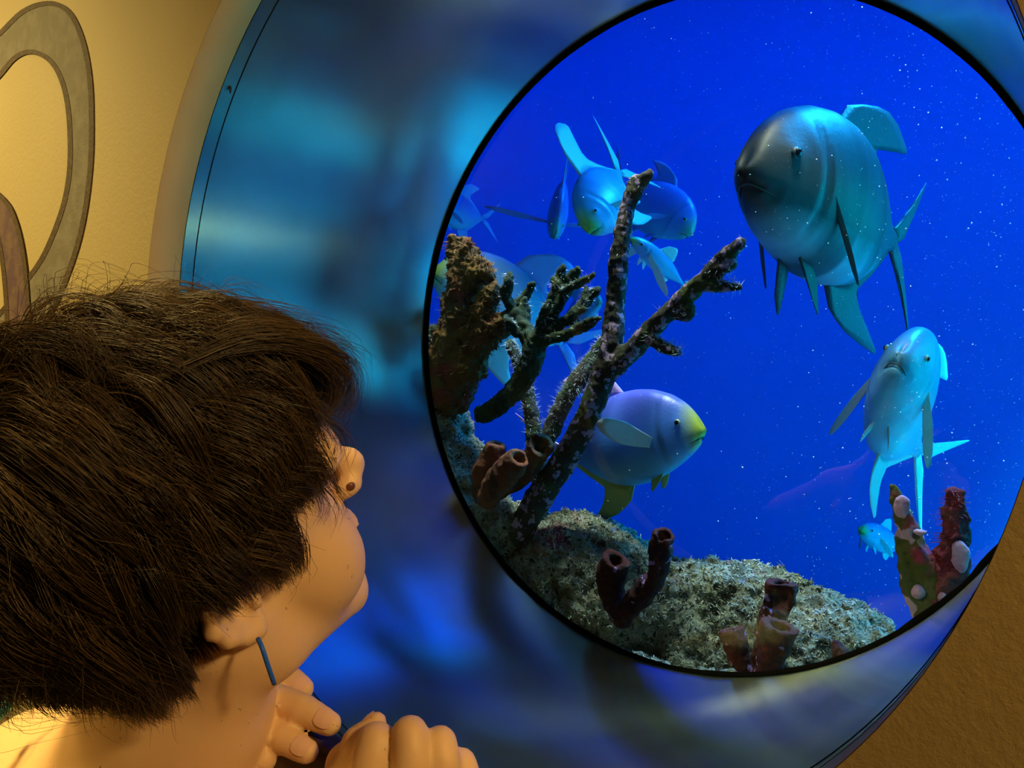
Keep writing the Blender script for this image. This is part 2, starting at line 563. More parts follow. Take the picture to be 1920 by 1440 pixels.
# tank shell: curved back wall, floor, cover
TC = (0.4, 0.70); TR = 4.6; TZ0, TZ1 = -1.3, 4.4
n = 64
for nm, k0, k1, mt in (('wall_tank_back', 26, n, M['tank_wall']), ('wall_tank_right', 0, 26, M['tank_side'])):
    V, Fc = [], []
    for k in range(k0, k1 + 1):
        t = math.pi * k / n
        for z in np.linspace(TZ0, TZ1, 12):
            V.append((TC[0] + (TR if t > math.pi / 2 else 2.75) * math.cos(t), TC[1] + TR * math.sin(t), z))
    for k in range(k1 - k0):
        for i in range(11):
            Fc.append((k * 12 + i, k * 12 + i + 1, (k + 1) * 12 + i + 1, (k + 1) * 12 + i))
    tag(mesh_obj(nm, V, Fc, mt), kind='structure')
V = [(TC[0] + (TR if k > n / 2 else 2.75) * math.cos(math.pi * k / n), TC[1] + TR * math.sin(math.pi * k / n), TZ0) for k in range(n + 1)]
tag(mesh_obj('floor_tank', V, [tuple(range(n + 1))], M['tank_floor'], smooth=False), kind='structure')
V = [(v[0], v[1], TZ1) for v in V]
tag(mesh_obj('ceiling_tank', V, [tuple(range(n + 1))[::-1]], principled('tank_cover', (0.30, 0.55, 0.85), .8, noise_col=(1.2, (0.12, 0.28, 0.62), .4, .6)), smooth=False), kind='structure')
V = [(-4.3, Y_GLASS + .03, TZ0), (5.1, Y_GLASS + .03, TZ0), (5.1, Y_GLASS + .03, 0.0), (-4.3, Y_GLASS + .03, 0.0)]
tag(mesh_obj('wall_tank_low', V, [(0, 1, 2, 3)], M['ledge'], smooth=False), kind='structure')
V = [(v[0], v[1], z) for v, z in zip(V, (3.0, 3.0, TZ1, TZ1))]
tag(mesh_obj('wall_tank_high', V, [(0, 1, 2, 3)], M['tank_wall'], smooth=False), kind='structure')
box('trim_2', (-0.75, Y_GLASS + .035, TZ0), (0.85, 1.28, 0.36), M['ledge'])
# water body
o = box('tank_water', (-4.3, Y_GLASS + .004, TZ0 + .01), (5.1, 5.4, TZ1 - .05), M['water'], kind='stuff')
tag(o, 'clear deep blue water filling the aquarium behind the round glass', 'water')

# ------------------------------------------------------------------ fish
def fish_mat(name, top, mid, belly, nose, bars=0.0, rough=0.38):
    m, nt, N, L, b = new_mat(name)
    b.inputs['Roughness'].default_value = rough
    b.inputs['Specular IOR Level'].default_value = 0.5
    tc = N.new('ShaderNodeAttribute'); tc.attribute_name = 'fco'      # fish coordinates: x along the body, z up
    sp = N.new('ShaderNodeSeparateXYZ'); L.new(tc.outputs['Vector'], sp.inputs[0])
    nz = N.new('ShaderNodeTexNoise'); nz.inputs['Scale'].default_value = 5; nz.inputs['Detail'].default_value = 4
    L.new(tc.outputs['Vector'], nz.inputs['Vector'])
    ad = N.new('ShaderNodeMath'); ad.operation = 'MULTIPLY_ADD'; ad.inputs[1].default_value = 0.16
    L.new(nz.outputs['Fac'], ad.inputs[0]); L.new(sp.outputs['Z'], ad.inputs[2])
    rp = N.new('ShaderNodeValToRGB'); mr = N.new('ShaderNodeMapRange')
    mr.inputs[1].default_value = -0.2; mr.inputs[2].default_value = 0.42
    L.new(ad.outputs[0], mr.inputs[0]); L.new(mr.outputs[0], rp.inputs['Fac'])
    e = rp.color_ramp.elements
    e[0].position = 0.15; e[0].color = (*belly, 1); e[1].position = 0.9; e[1].color = (*top, 1)
    x = e.new(0.5); x.color = (*mid, 1)
    prev = rp.outputs['Color']
    # yellow nose and fin bases
    ns = N.new('ShaderNodeMapRange'); ns.inputs[1].default_value = 0.885; ns.inputs[2].default_value = 0.97
    L.new(sp.outputs['X'], ns.inputs[0])
    mx = N.new('ShaderNodeMix'); mx.data_type = 'RGBA'
    L.new(ns.outputs[0], mx.inputs[0]); L.new(prev, mx.inputs[6]); mx.inputs[7].default_value = (*nose, 1)
    prev = mx.outputs[2]
    if bars:
        wv = N.new('ShaderNodeTexNoise'); wv.noise_dimensions = '2D'; wv.inputs['Scale'].default_value = 1.0; wv.inputs['Detail'].default_value = 1
        mp = N.new('ShaderNodeMapping'); mp.inputs['Scale'].default_value = (9, 1.2, 0.9)
        sx = N.new('ShaderNodeCombineXYZ')
        L.new(sp.outputs['X'], sx.inputs['X']); L.new(sp.outputs['Z'], sx.inputs['Y'])
        L.new(sx.outputs[0], mp.inputs['Vector']); L.new(mp.outputs[0], wv.inputs['Vector'])
        br = N.new('ShaderNodeMapRange'); br.inputs[1].default_value = 0.5; br.inputs[2].default_value = 0.64; br.inputs[4].default_value = bars
        L.new(wv.outputs['Fac'], br.inputs[0])
        mb = N.new('ShaderNodeMix'); mb.data_type = 'RGBA'
        L.new(br.outputs[0], mb.inputs[0]); L.new(prev, mb.inputs[6]); mb.inputs[7].default_value = (top[0] * .5, top[1] * .5, top[2] * .5, 1)
        prev = mb.outputs[2]
    L.new(prev, b.inputs['Base Color'])
    n2 = N.new('ShaderNodeTexNoise'); n2.inputs['Scale'].default_value = 60
    bp = N.new('ShaderNodeBump'); bp.inputs['Strength'].default_value = 0.12; bp.inputs['Distance'].default_value = 0.004
    L.new(tc.outputs['Vector'], n2.inputs['Vector']); L.new(n2.outputs['Fac'], bp.inputs['Height']); L.new(bp.outputs['Normal'], b.inputs['Normal'])
    return m


M['fish_pale'] = fish_mat('fish_pale_skin', (0.08, 0.20, 0.46), (0.13, 0.34, 0.62), (0.25, 0.56, 0.80), (0.38, 0.52, 0.08))
M['fish_dark'] = fish_mat('fish_shaded_skin', (0.010, 0.020, 0.034), (0.018, 0.045, 0.062), (0.22, 0.46, 0.60), (0.02, 0.035, 0.045), bars=0.75, rough=.5)  # back and flank tones painted darker to hold the fish's shaded side
M['fish_dark'].node_tree.nodes['Color Ramp'].color_ramp.elements[1].position = .30
M['fish_cyan'] = fish_mat('fish_cyan_skin', (0.10, 0.30, 0.50), (0.10, 0.30, 0.48), (0.22, 0.56, 0.80), (0.10, 0.28, 0.44))
M['fish_blue'] = fish_mat('fish_blue_skin', (0.10, 0.11, 0.80), (0.05, 0.20, 0.72), (0.07, 0.36, 0.66), (0.48, 0.58, 0.06))
M['fish_violet'] = fish_mat('fish_violet_skin', (0.16, 0.10, 0.50), (0.24, 0.18, 0.60), (0.30, 0.40, 0.62), (0.26, 0.36, 0.30))
M['fin_pale'] = principled('fin_pale', (0.50, 0.58, 0.62), 0.5, bump=(80, 0.4, 0.003))
M['fin_dark'] = principled('fin_dark', (0.035, 0.055, 0.075), 0.5, bump=(80, 0.4, 0.003))
M['fin_white'] = principled('fin_white', (0.80, 0.86, 0.86), 0.5, bump=(80, 0.4, 0.003))
M['fin_violet'] = principled('fin_violet', (0.40, 0.26, 0.70), 0.5, bump=(80, 0.4, 0.003))
M['fin_yellow'] = principled('fin_yellow', (0.30, 0.44, 0.12), 0.5, bump=(80, 0.4, 0.003))
M['eye_white'] = principled('fish_eye_ring', (0.45, 0.48, 0.30), 0.15)
M['eye_black'] = principled('fish_pupil', (0.004, 0.004, 0.006), 0.08)
M['mouth'] = principled('mouth_dark', (0.05, 0.06, 0.06), 0.6)

# profile of a permit-like fish, s = 0 snout ... 1 peduncle, values in body lengths
PT_S = [0, .015, .04, .09, .16, .26, .38, .50, .62, .74, .85, .93, 1]
PT_T = [.000, .045, .085, .145, .200, .245, .268, .268, .245, .188, .110, .052, .036]
PT_B = [-.040, -.062, -.085, -.120, -.160, -.205, -.240, -.250, -.228, -.170, -.095, -.050, -.036]
PT_W = [.012, .035, .052, .078, .105, .130, .140, .134, .112, .078, .044, .024, .015]


def fish(name, snout, ped, up, label, mat, fin, fin2=None, width=1.0, depth=1.0, group=None, cat='fish', pect=(0.2, 0.3), plen=1.0, sweep=0.06, pfin=None, ring=None,
         dors=0.20, anal=0.20, tail_len=0.36, bend=0.0, slender=False, tail_open=1.0, pel=0.10):
    fin2 = fin2 or fin
    pfin = pfin or fin2
    snout = np.asarray(snout, float); ped = np.asarray(ped, float)
    X = snout - ped; Lb = np.linalg.norm(X); X /= Lb
    up = np.asarray(up, float); Z = up - X * (up @ X); Z /= np.linalg.norm(Z)
    Yv = np.cross(Z, X)
    root = empty(name, (snout + ped) / 2, label, cat, group)

    def T(p):
        """local: x 1 at snout 0 at peduncle, y left, z up (body lengths); the body bends sideways towards the tail"""
        p = np.atleast_2d(np.asarray(p, float)).copy()
        t = np.clip(0.55 - p[:, 0], 0, 2)
        p[:, 1] += bend * t ** 2
        return ped + Lb * (p[:, :1] * X + p[:, 1:2] * Yv + p[:, 2:] * Z)

    S, n = 64, 40
    s = np.linspace(0, 1, S) ** 1.25
    tp = np.interp(s, PT_S, PT_T) * depth; bt = np.interp(s, PT_S, PT_B) * depth; w = np.interp(s, PT_S, PT_W) * width
    ker = np.array([1, 2, 3, 2, 1]) / 9
    for a in (tp, bt, w): a[2:-2] = np.convolve(a, ker, 'valid')
    V, loc = [], []
    for i in range(S):
        c = (tp[i] + bt[i]) / 2; h = (tp[i] - bt[i]) / 2
        for k in range(n):
            t = 2 * math.pi * k / n
            cy, cz = math.cos(t), math.sin(t)
            y = w[i] * math.copysign(abs(cy) ** 0.9, cy) * (1 - 0.18 * max(0, cz)) * (1 + 0.10 * max(0, -cz))
            z = c + h * math.copysign(abs(cz) ** 0.96, cz)
            x = 1 - s[i]
            x -= 0.022 * (abs(cz) ** 2) * math.exp(-s[i] / .03)
            # gill cover crease, mouth crease, eye bulge
            g = s[i] - (0.235 - 0.35 * (z / depth) ** 2 * 2)
            y *= 1 - 0.10 * math.exp(-(g / 0.010) ** 2) * (abs(z) < 0.16)
            y *= 1 + 0.05 * math.exp(-((g + 0.03) / 0.03) ** 2)
            mo = (z + 0.055 * depth + 0.25 * s[i]) / 0.010
            if s[i] < 0.10: y *= 1 - 0.22 * math.exp(-mo * mo); x -= 0.012 * math.exp(-mo * mo) * (s[i] < .05)
            y *= 1 + 0.10 * math.exp(-(((s[i] - .115) / .03) ** 2 + ((z - .045 * depth) / .03) ** 2))
            loc.append((x, y, z))
    loc = np.array(loc)
    Fc = []
    for i in range(S - 1):
        for k in range(n):
            Fc.append((i * n + k, (i + 1) * n + k, (i + 1) * n + (k + 1) % n, i * n + (k + 1) % n))
    Fc.append(tuple(range(n)))
    Fc.append(tuple((S - 1) * n + k for k in range(n - 1, -1, -1)))
    o = mesh_obj('body', T(loc), Fc, mat, root)
    at = o.data.attributes.new('fco', 'FLOAT_VECTOR', 'POINT'); at.data.foreach_set('vector', loc.astype(np.float32).ravel())

    def fin_mesh(nm, a, b, mt, th=0.008, side=None):
        """a: root curve, b: outer curve (same count)"""
        a = catmull(a, 14); b = catmull(b, 14)
        nv = 7
        grid = np.array([[a[i] * (1 - v) + b[i] * v for v in np.linspace(0, 1, nv)] for i in range(14)])
        sd = np.array(side if side is not None else (0, 1, 0), float); sd /= np.linalg.norm(sd)
        th_ = th * (1 - 0.8 * np.linspace(0, 1, nv))
        rib = 0.25 * np.sin(np.arange(14) * 2.6)[:, None, None]
        off = (th_[None, :, None] * (1 + rib)) * sd
        P = np.vstack([(grid + off).reshape(-1, 3), (grid - off).reshape(-1, 3)])
        N1 = 14 * nv; Q = []
        for i in range(13):
            for j in range(nv - 1):
                p = i * nv + j
                Q.append((p, p + nv, p + nv + 1, p + 1)); Q.append((N1 + p, N1 + p + 1, N1 + p + nv + 1, N1 + p + nv))
        edge = [i * nv for i in range(14)] + [13 * nv + j for j in range(1, nv)] + [i * nv + nv - 1 for i in range(12, -1, -1)] + [j for j in range(nv - 2, 0, -1)]
        for q in range(len(edge)):
            a_, b_ = edge[q], edge[(q + 1) % len(edge)]
            Q.append((a_, N1 + a_, N1 + b_, b_))
        o_ = mesh_obj(nm, T(P), Q, mt, root)
        at_ = o_.data.attributes.new('fco', 'FLOAT_VECTOR', 'POINT'); at_.data.foreach_set('vector', P.astype(np.float32).ravel())
        return o_

    zt = lambda q: np.interp(q, PT_S, PT_T) * depth - .012
    zb = lambda q: np.interp(q, PT_S, PT_B) * depth + .012
    if slender:
        fin_mesh('dorsal_fin', [(.60, 0, zt(.4)), (.45, 0, zt(.55)), (.36, 0, zt(.64))], [(.52, 0, zt(.4) + .10), (.40, 0, zt(.5) + .13), (.33, 0, zt(.64) + .03)], fin2)
        fin_mesh('anal_fin', [(.42, 0, zb(.58)), (.34, 0, zb(.66)), (.26, 0, zb(.74))], [(.36, 0, zb(.58) - .06), (.28, 0, zb(.66) - .09), (.22, 0, zb(.74) - .02)], fin2)
    else:
        fin_mesh('dorsal_fin', [(.54, 0, zt(.46)), (.44, 0, zt(.56)), (.36, 0, zt(.64)), (.22, 0, zt(.78)), (.06, 0, zt(.94))],
                 [(.48, 0, zt(.5) + dors * .50), (.36 - sweep * .4, 0, zt(.5) + dors * .92), (.26 - sweep * .8, 0, zt(.5) + dors), (.17 - sweep * 1.2, 0, zt(.5) + dors * (.92 - sweep * 2.2)), (.24 - sweep * .6, 0, zt(.60) + dors * .74), (.30, 0, zt(.66) + dors * .38), (.19, 0, zt(.78) + .035), (.04, 0, zt(.94) + .012)], fin)
        fin_mesh('anal_fin', [(.50, 0, zb(.50)), (.42, 0, zb(.58)), (.34, 0, zb(.66)), (.22, 0, zb(.78)), (.06, 0, zb(.94))],
                 [(.46, 0, zb(.5) - anal * .45), (.36 - sweep * .2, 0, zb(.54) - anal * .85), (.20 - sweep * .8, 0, zb(.58) - anal * 1.12), (.25 - sweep * .3, 0, zb(.62) - anal * .74), (.30, 0, zb(.68) - anal * .36), (.19, 0, zb(.78) - .035), (.04, 0, zb(.94) - .012)], fin2)
    tl = tail_len
    for sg, nm in ((1, 'tail_lobe'), (-1, 'tail_lobe')):
        to = tail_open
        fin_mesh(nm, [(.03, 0, sg * .032), (.0, 0, sg * .02), (-.02, 0, 0)],
                 [(-tl * .55, .0, sg * tl * .50 * to), (-tl, .0, sg * tl * .88 * to), (-tl * .32, .0, sg * tl * .10)], fin)
    for sg in (1, -1):
        yw = np.interp(.27, PT_S, PT_W) * width * .93
        r_ = np.array([.73, sg * yw, -.035 * depth]); out, dn = pect
        d = plen * np.array([-.17, sg * out * .5, -dn * .45]); wv = np.array([.02, 0, .035])
        fin_mesh('pectoral_fin', [r_ + wv * .6, r_, r_ - wv * .8], [r_ + d * .55 + wv * 1.5, r_ + d * .9 + wv * 1.2, r_ + d * 1.06 + wv * .2, r_ + d * .95 - wv * 1.0, r_ + d * .6 - wv * 1.7, r_ + d * .3 - wv * 1.4], pfin,
                 th=.005, side=(out, sg * 1.0, 0))
        p_ = np.array([.70, sg * .03 * width, zb(.30) + .012])
        fin_mesh('pelvic_fin', [p_ + (.025, 0, 0), p_, p_ - (.03, 0, 0)], [p_ + (-.02, sg * .03, -pel * .7), p_ + (-.06, sg * .035, -pel), p_ + (-.06, sg * .02, -pel * .4)], fin2, th=.005)
        e0 = np.array([.885, sg * (np.interp(.115, PT_S, PT_W) * width * 1.02 - .002), .045 * depth])
        for nm, rr, dy, mt in (('eye', .018, 0, ring or M['eye_white']), ('pupil', .0130, .0085, M['eye_black'])):
            P, Q = [], []
            for i in range(9):
                for k in range(14):
                    a_, b_ = math.pi * i / 8, 2 * math.pi * k / 14
                    P.append(e0 + (rr * math.sin(a_) * math.cos(b_), sg * (dy + rr * .6 * math.cos(a_)), rr * math.sin(a_) * math.sin(b_)))
            for i in range(8):
                for k in range(14): Q.append((i * 14 + k, i * 14 + (k + 1) % 14, (i + 1) * 14 + (k + 1) % 14, (i + 1) * 14 + k))
            mesh_obj(nm, T(P), Q, mt, root)
    pts = []
    for q in np.linspace(-1, 1, 21):
        s_ = .006 + .085 * abs(q) ** 1.6
        z_ = -.050 * depth - .30 * s_
        t_, b_ = np.interp(s_, s, tp), np.interp(s_, s, bt)
        cz = np.clip((z_ - (t_ + b_) / 2) / ((t_ - b_) / 2), -.98, .98)
        yy = np.interp(s_, s, w) * math.sqrt(1 - cz * cz) ** .9
        if abs(q) < .25: yy *= abs(q) / .25
        pts.append((1.0 - s_ - .022 * cz * cz * math.exp(-s_ / .03) - .001, math.copysign(yy * .90, q), z_))
    v_, f_ = tube(T(catmull(pts, 30)), Lb * .0028, 6)
    mesh_obj('mouth', v_, f_, M['mouth'], root)
    return root


CU = lambda x, y, z: cam2w(x, y, z)[0] - CAM      # direction given as right / away / up of the camera

fish('permit_fish', PW(1392, 305, 1.55), PW(1694, 452, 2.02), CU(.42, .28, .85), 'largest fish, dark grey back and pale belly with dusky bars, swimming towards the glass', M['fish_dark'], M['fin_dark'], M['fin_dark'],
     dors=.15, anal=.17, bend=-.12, pect=(.08, .62), plen=.75, sweep=.19, pel=.17, ring=M['fin_dark'])
fish('permit_fish', PW(1690, 655, 1.60), PW(1695, 838, 1.95), CU(.05, -.45, 1), 'pale fish facing the glass head on, hanging under the largest dark fish', M['fish_cyan'], M['fin_white'], M['fin_pale'],
     dors=.18, anal=.20, bend=.25, pect=(.22, .55), width=1.0, tail_len=.40, depth=1.22, sweep=.1)
fish('permit_fish', PW(1322, 800, 1.70), PW(1048, 850, 1.95), CU(.05, -.05, 1), 'pale blue fish with a yellow nose swimming right, above the reef rock', M['fish_blue'], M['fin_violet'], M['fin_yellow'], pect=(.45, -.32), depth=1.06, bend=.1, pfin=M['fin_pale'])
fish('permit_fish', PW(812, 500, 2.15), PW(1055, 640, 2.30), CU(.5, .15, .85), 'large cyan fish half hidden behind the bushy brown coral at the left', M['fish_pale'], M['fin_violet'], M['fin_pale'], dors=.22, depth=1.05)
fish('permit_fish', PW(1040, 440, 2.40), PW(1055, 345, 2.62), CU(.1, -.5, .7), 'small violet fish seen narrow and head down, leftmost of the three near the tall branch', M['fish_violet'], M['fin_violet'], M['fin_violet'],
     width=.75, dors=.30, pect=(1.3, .1), bend=.05)
fish('permit_fish', PW(1100, 430, 2.10), PW(1165, 318, 2.35), CU(-.7, -.25, .6), 'pale blue fish diving head down with two raised fin tips, left of the tall branch', M['fish_pale'], M['fin_pale'], M['fin_pale'],
     dors=.40, tail_len=.5, bend=-.1)
fish('permit_fish', PW(1300, 437, 2.70), PW(1165, 348, 2.90), CU(.45, .0, .85), 'deep blue fish facing right behind the tip of the tall branch', M['fish_violet'], M['fin_violet'], M['fin_violet'], dors=.14, depth=1.05)
fish('slender_fish', PW(1182, 445, 2.0), PW(1282, 534, 2.15), CU(.5, -.3, .8), 'slender pale fish with bright white fins beside the tall branch', M['fish_pale'], M['fin_white'], M['fin_white'],
     width=.8, depth=.42, slender=True, tail_len=.18, pect=(.8, .4))
fish('slender_fish', PW(1612, 992, 3.3), PW(1690, 1030, 3.5), CU(.1, 0, 1), 'faint greenish fish far off, low in the water left of the red finger coral', M['fish_pale'], M['fin_pale'], width=.9, depth=.6, slender=True, tail_len=.2)
fish('permit_fish', PW(806, 385, 3.1), PW(905, 410, 3.3), CU(.2, .1, 1), 'faint dark blue fish in the distance at the left edge of the glass', M['fish_violet'], M['fin_violet'])
fish('permit_fish', PW(1128, 562, 2.9), PW(1055, 600, 3.1), CU(.2, .1, 1), 'faint blue fish in the distance behind the green branching coral', M['fish_violet'], M['fin_pale'])


# ------------------------------------------------------------------ reef rock
M['rock'] = layered('reef_rock', (0.36, 0.33, 0.21), [
    ('noise', 7, (0.44, 0.42, 0.27), 0.45, 0.6), ('noise', 14, (0.16, 0.17, 0.13), 0.52, 0.66), ('noise', 30, (0.55, 0.55, 0.48), 0.56, 0.70),
    ('noise', 9, (0.42, 0.10, 0.10), 0.62, 0.70), ('noise', 48, (0.66, 0.62, 0.46), 0.56, 0.63), ('noise', 95, (0.07, 0.055, 0.04), 0.55, 0.62), ('spots', 16, (0.45, 0.36, 0.62), 0.10, 0.07)],
    rough=0.9, bump=(110, 1.0, 0.022))
M['rock_red'] = layered('reef_rock_red_crust', (0.38, 0.34, 0.22), [
    ('noise', 8, (0.42, 0.40, 0.28), 0.45, 0.6), ('noise', 18, (0.14, 0.14, 0.11), 0.52, 0.66), ('noise', 40, (0.58, 0.58, 0.55), 0.56, 0.70),
    ('noise', 6, (0.50, 0.10, 0.14), 0.54, 0.64), ('noise', 48, (0.66, 0.62, 0.48), 0.56, 0.63), ('noise', 95, (0.07, 0.055, 0.04), 0.55, 0.62), ('spots', 14, (0.40, 0.36, 0.66), 0.11, 0.08)],
    rough=0.9, bump=(110, 1.0, 0.022))
Y_IN = Y_GLASS + 0.014


def clip_glass(V):
    V[:, 1] = np.maximum(V[:, 1], Y_IN)
    return V


def rock_noise(seed, amp=0.05, pit=0.02):
    def fn(p):
        a = fbm(p * 7 + seed, 4) * amp
        b = np.abs(fbm(p * 22 + seed * 2, 3)) * -pit * 1.6
        c = np.clip(0.30 - vnoise(p * 34 + seed), 0, 1) * pit * 3.0
        d = fbm(p * 62 + seed, 3) * pit * 1.7
        return a + b + c + d
    return fn


M['growth'] = layered('encrusting_growth', (0.50, 0.47, 0.36), [('noise', 20, (0.22, 0.20, 0.14), .48, .56), ('noise', 11, (0.62, 0.60, 0.60), .58, .66), ('noise', 8, (0.40, 0.12, 0.14), .62, .68)])


def growth(V, Q, parent, seed, n=6500):
    """small curled worm tubes and tufts that crust the rock, on the side that can be seen and lit"""
    rg = np.random.default_rng(int(seed * 10))
    q = Q[rg.integers(0, len(Q), n * 4)]
    a, b, c = V[q[:, 0]], V[q[:, 1]], V[q[:, 2]]
    nr = np.cross(b - a, c - a); ln = np.linalg.norm(nr, axis=1)
    ok = (ln > 1e-9) & (a[:, 1] > Y_IN + .002)
    a, nr = a[ok], nr[ok] / ln[ok][:, None]
    ok = ((CAM - a) * nr).sum(1) > -.05
    a, nr = a[ok][:n], nr[ok][:n]
    n = len(a)
    side = rg.normal(size=(n, 3)); side -= nr * (side * nr).sum(1)[:, None]; side /= np.linalg.norm(side, axis=1)[:, None]
    bn = np.cross(nr, side)
    L_ = (.004 + .007 * rg.random(n) ** 2)[:, None]; w_ = (.0007 + .0009 * rg.random(n))[:, None]
    th = rg.random(n)[:, None] * 1.6
    P = []
    for j, t in enumerate((0, .4, .75, 1)):
        cpt = a + nr * L_ * (t - .55 * t * t * th) + side * L_ * t * t * th * 1.1
        w = w_ * (1.3, 1, .8, .25)[j]
        P += [cpt + side * w, cpt + (-.5 * side + .87 * bn) * w, cpt + (-.5 * side - .87 * bn) * w]
    P = np.stack(P, 1).reshape(-1, 3)
    base = (np.arange(n) * 12)[:, None, None]; jj = (np.arange(3) * 3)[None, :, None]; e = np.arange(3)[None, None, :]; e2 = (e + 1) % 3
    F_ = np.stack([base + jj + e, base + jj + e2, base + jj + 3 + e2, base + jj + 3 + e], -1).reshape(-1, 4)
    P[:, 1] = np.maximum(P[:, 1], Y_GLASS + .006)
    return tag(mesh_obj('encrusting_growth', P, F_, M['growth'], parent), kind='stuff')


def rock(name, prims, label, mat, seed, h=0.0050, amp=0.05, pit=0.020, k=0.05, cat='rock', cuts=()):
    """prims: list of (px, py, Y, r) chained when given as a list, or single"""
    P = []
    for pr in prims:
        P.append([(PY(q[0], q[1], q[2]), q[3]) for q in (pr if isinstance(pr, list) else [pr])])
    allp = np.array([c for q in P for c, r in q]); rm = max(r for q in P for c, r in q) + .06
    lo = allp.min(0) - rm; hi = allp.max(0) + rm
    lo[1] = max(lo[1], Y_IN - 3 * h)
    f = Field(lo, hi, h)
    for q in P:
        if len(q) == 1: f.ell(q[0][0], [q[0][1]] * 3, k=k)
        else: f.chain([c for c, r in q], [r for c, r in q], k)
    for a, r in cuts: f.ell(PY(*a), [r] * 3, k=.02, op='sub')
    f.noise(rock_noise(seed, amp, pit))
    V, Q = f.mesh()
    V = clip_glass(V)
    o = mesh_obj(name, V, Q, mat)
    if mat in (M['rock'], M['rock_red']):
        growth(V, Q, o, seed)
    return tag(o, label, cat)


rock('reef_rock', [[(770, 690, .86, .07), (812, 800, .88, .085), (858, 900, .88, .09), (905, 1010, .86, .09)], (955, 985, .86, .055)],
     'tall rock wall at the left edge of the glass, under the bushy coral', M['rock'], 3.1)
rock('reef_rock', [(1110, 1100, .97, .165), (1060, 1060, .94, .11), (1190, 1130, .95, .12), (1010, 1090, .93, .09), (1080, 1180, .94, .14)],
     'big rounded boulder with red crust along its top, behind the leaning tall branch', M['rock_red'], 5.7, cuts=[((1040, 1120, .80), .035)])
rock('reef_rock', [[(1310, 1150, .98, .115), (1430, 1180, .97, .115), (1560, 1240, .95, .10), (1650, 1290, .93, .095)], (1370, 1250, .93, .12), (1500, 1300, .92, .13)],
     'long pale boulder sloping down to the right with a purple patch', M['rock'], 9.3, cuts=[((1300, 1225, .80), .03)])
rock('reef_ledge', [[(880, 1060, .73, .05), (960, 1160, .73, .055), (1060, 1245, .74, .06), (1200, 1310, .75, .065), (1380, 1350, .75, .065), (1560, 1340, .75, .06), (1680, 1300, .76, .05)],
                    [(1000, 1250, .85, .12), (1300, 1400, .88, .16), (1560, 1420, .88, .12)]],
     'low encrusted rock shelf running along the bottom edge of the glass', M['rock'], 12.9, amp=.035, k=.04)
rock('distant_rock', [(1640, 1230, 1.55, .055), (1610, 1240, 1.5, .05), (1625, 1330, 1.5, .16)], 'light blue rock lump just behind the right end of the long boulder', principled('blue_rock', (0.45, 0.62, 0.62), .9, bump=(60, .8, .01)), 2.2, amp=.02)
tag(box('rock_stand', tuple(PY(1625, 1400, 1.5) * (1, 1, 0) + (-.15, -.1, TZ0)), tuple(PY(1625, 1400, 1.5) + (.15, .15, -.0)), M['ledge'], kind='structure'), kind='structure')
bpy.data.objects['rock_stand'].name = 'trim_3'


# ------------------------------------------------------------------ corals and sponges
def coral_mat(name, base, patches, scale=22, bump=(150, .8, .004)):
    return layered(name, base, patches, rough=.85, bump=bump)


LILAC = (0.42, 0.30, 0.46)
M['branch'] = coral_mat('crusted_branch', (0.030, 0.026, 0.020), [('noise', 14, (0.045, 0.06, 0.014), .5, .62), ('spots', 38, (0.30, 0.20, 0.33), .42, .36), ('noise', 60, (0.02, 0.015, 0.015), .55, .7)])
M['branch_dark'] = coral_mat('dark_branch', (0.035, 0.032, 0.032), [('noise', 20, (0.03, 0.05, 0.02), .5, .6), ('spots', 45, (0.22, 0.18, 0.34), .22, .18)])
M['green_coral'] = coral_mat('green_coral', (0.012, 0.030, 0.018), [('noise', 18, (0.028, 0.045, 0.012), .5, .65), ('noise', 50, (0.12, 0.12, 0.17), .64, .74)])
M['bush'] = coral_mat('bushy_coral', (0.085, 0.042, 0.012), [('noise', 10, (0.13, 0.065, 0.012), .45, .6), ('noise', 14, (0.16, 0.03, 0.02), .55, .7)])
M['orange'] = coral_mat('orange_sponge', (0.15, 0.042, 0.018), [('noise', 22, (0.06, 0.022, 0.014), .48, .60), ('noise', 12, (0.20, 0.09, 0.02), .55, .7)])
M['red_sponge'] = coral_mat('dark_red_sponge', (0.060, 0.010, 0.010), [('noise', 16, (0.02, 0.005, 0.012), .48, .62), ('noise', 60, (0.10, 0.025, 0.012), .55, .7), ('spots', 26, (0.36, 0.20, 0.46), .20, .17)])
M['red_inner'] = coral_mat('sponge_inside', (0.14, 0.04, 0.02), [('noise', 30, (0.05, 0.01, 0.01), .5, .65)])
M['finger_green'] = coral_mat('green_finger_coral', (0.07, 0.085, 0.02), [('noise', 16, (0.03, 0.045, 0.015), .5, .6), ('noise', 9, (0.26, 0.03, 0.07), .56, .63), ('spots', 15, LILAC, .25, .2)])
M['finger_red'] = coral_mat('red_finger_coral', (0.13, 0.015, 0.03), [('noise', 20, (0.04, 0.02, 0.02), .5, .6), ('noise', 8, (0.05, 0.06, 0.02), .58, .64)])
M['lilac_crust'] = coral_mat('lilac_crust', (0.48, 0.30, 0.48), [('noise', 30, (0.36, 0.16, 0.34), .5, .65)])
M['fuzz'] = principled('pale_fuzz', (0.55, 0.62, 0.66), .8)
M['brown_fuzz'] = principled('brown_fuzz', (0.14, 0.058, 0.016), .8)


def px_chain(pts, r_end=None):
    """[(px, py, Y, radius in px)] to points and radii in metres"""
    C = np.array([PY(a, b, c) for a, b, c, d in pts])
    dep = (C - CAM) @ FWD
    return C, np.array([p[3] for p in pts]) * dep / F_PX


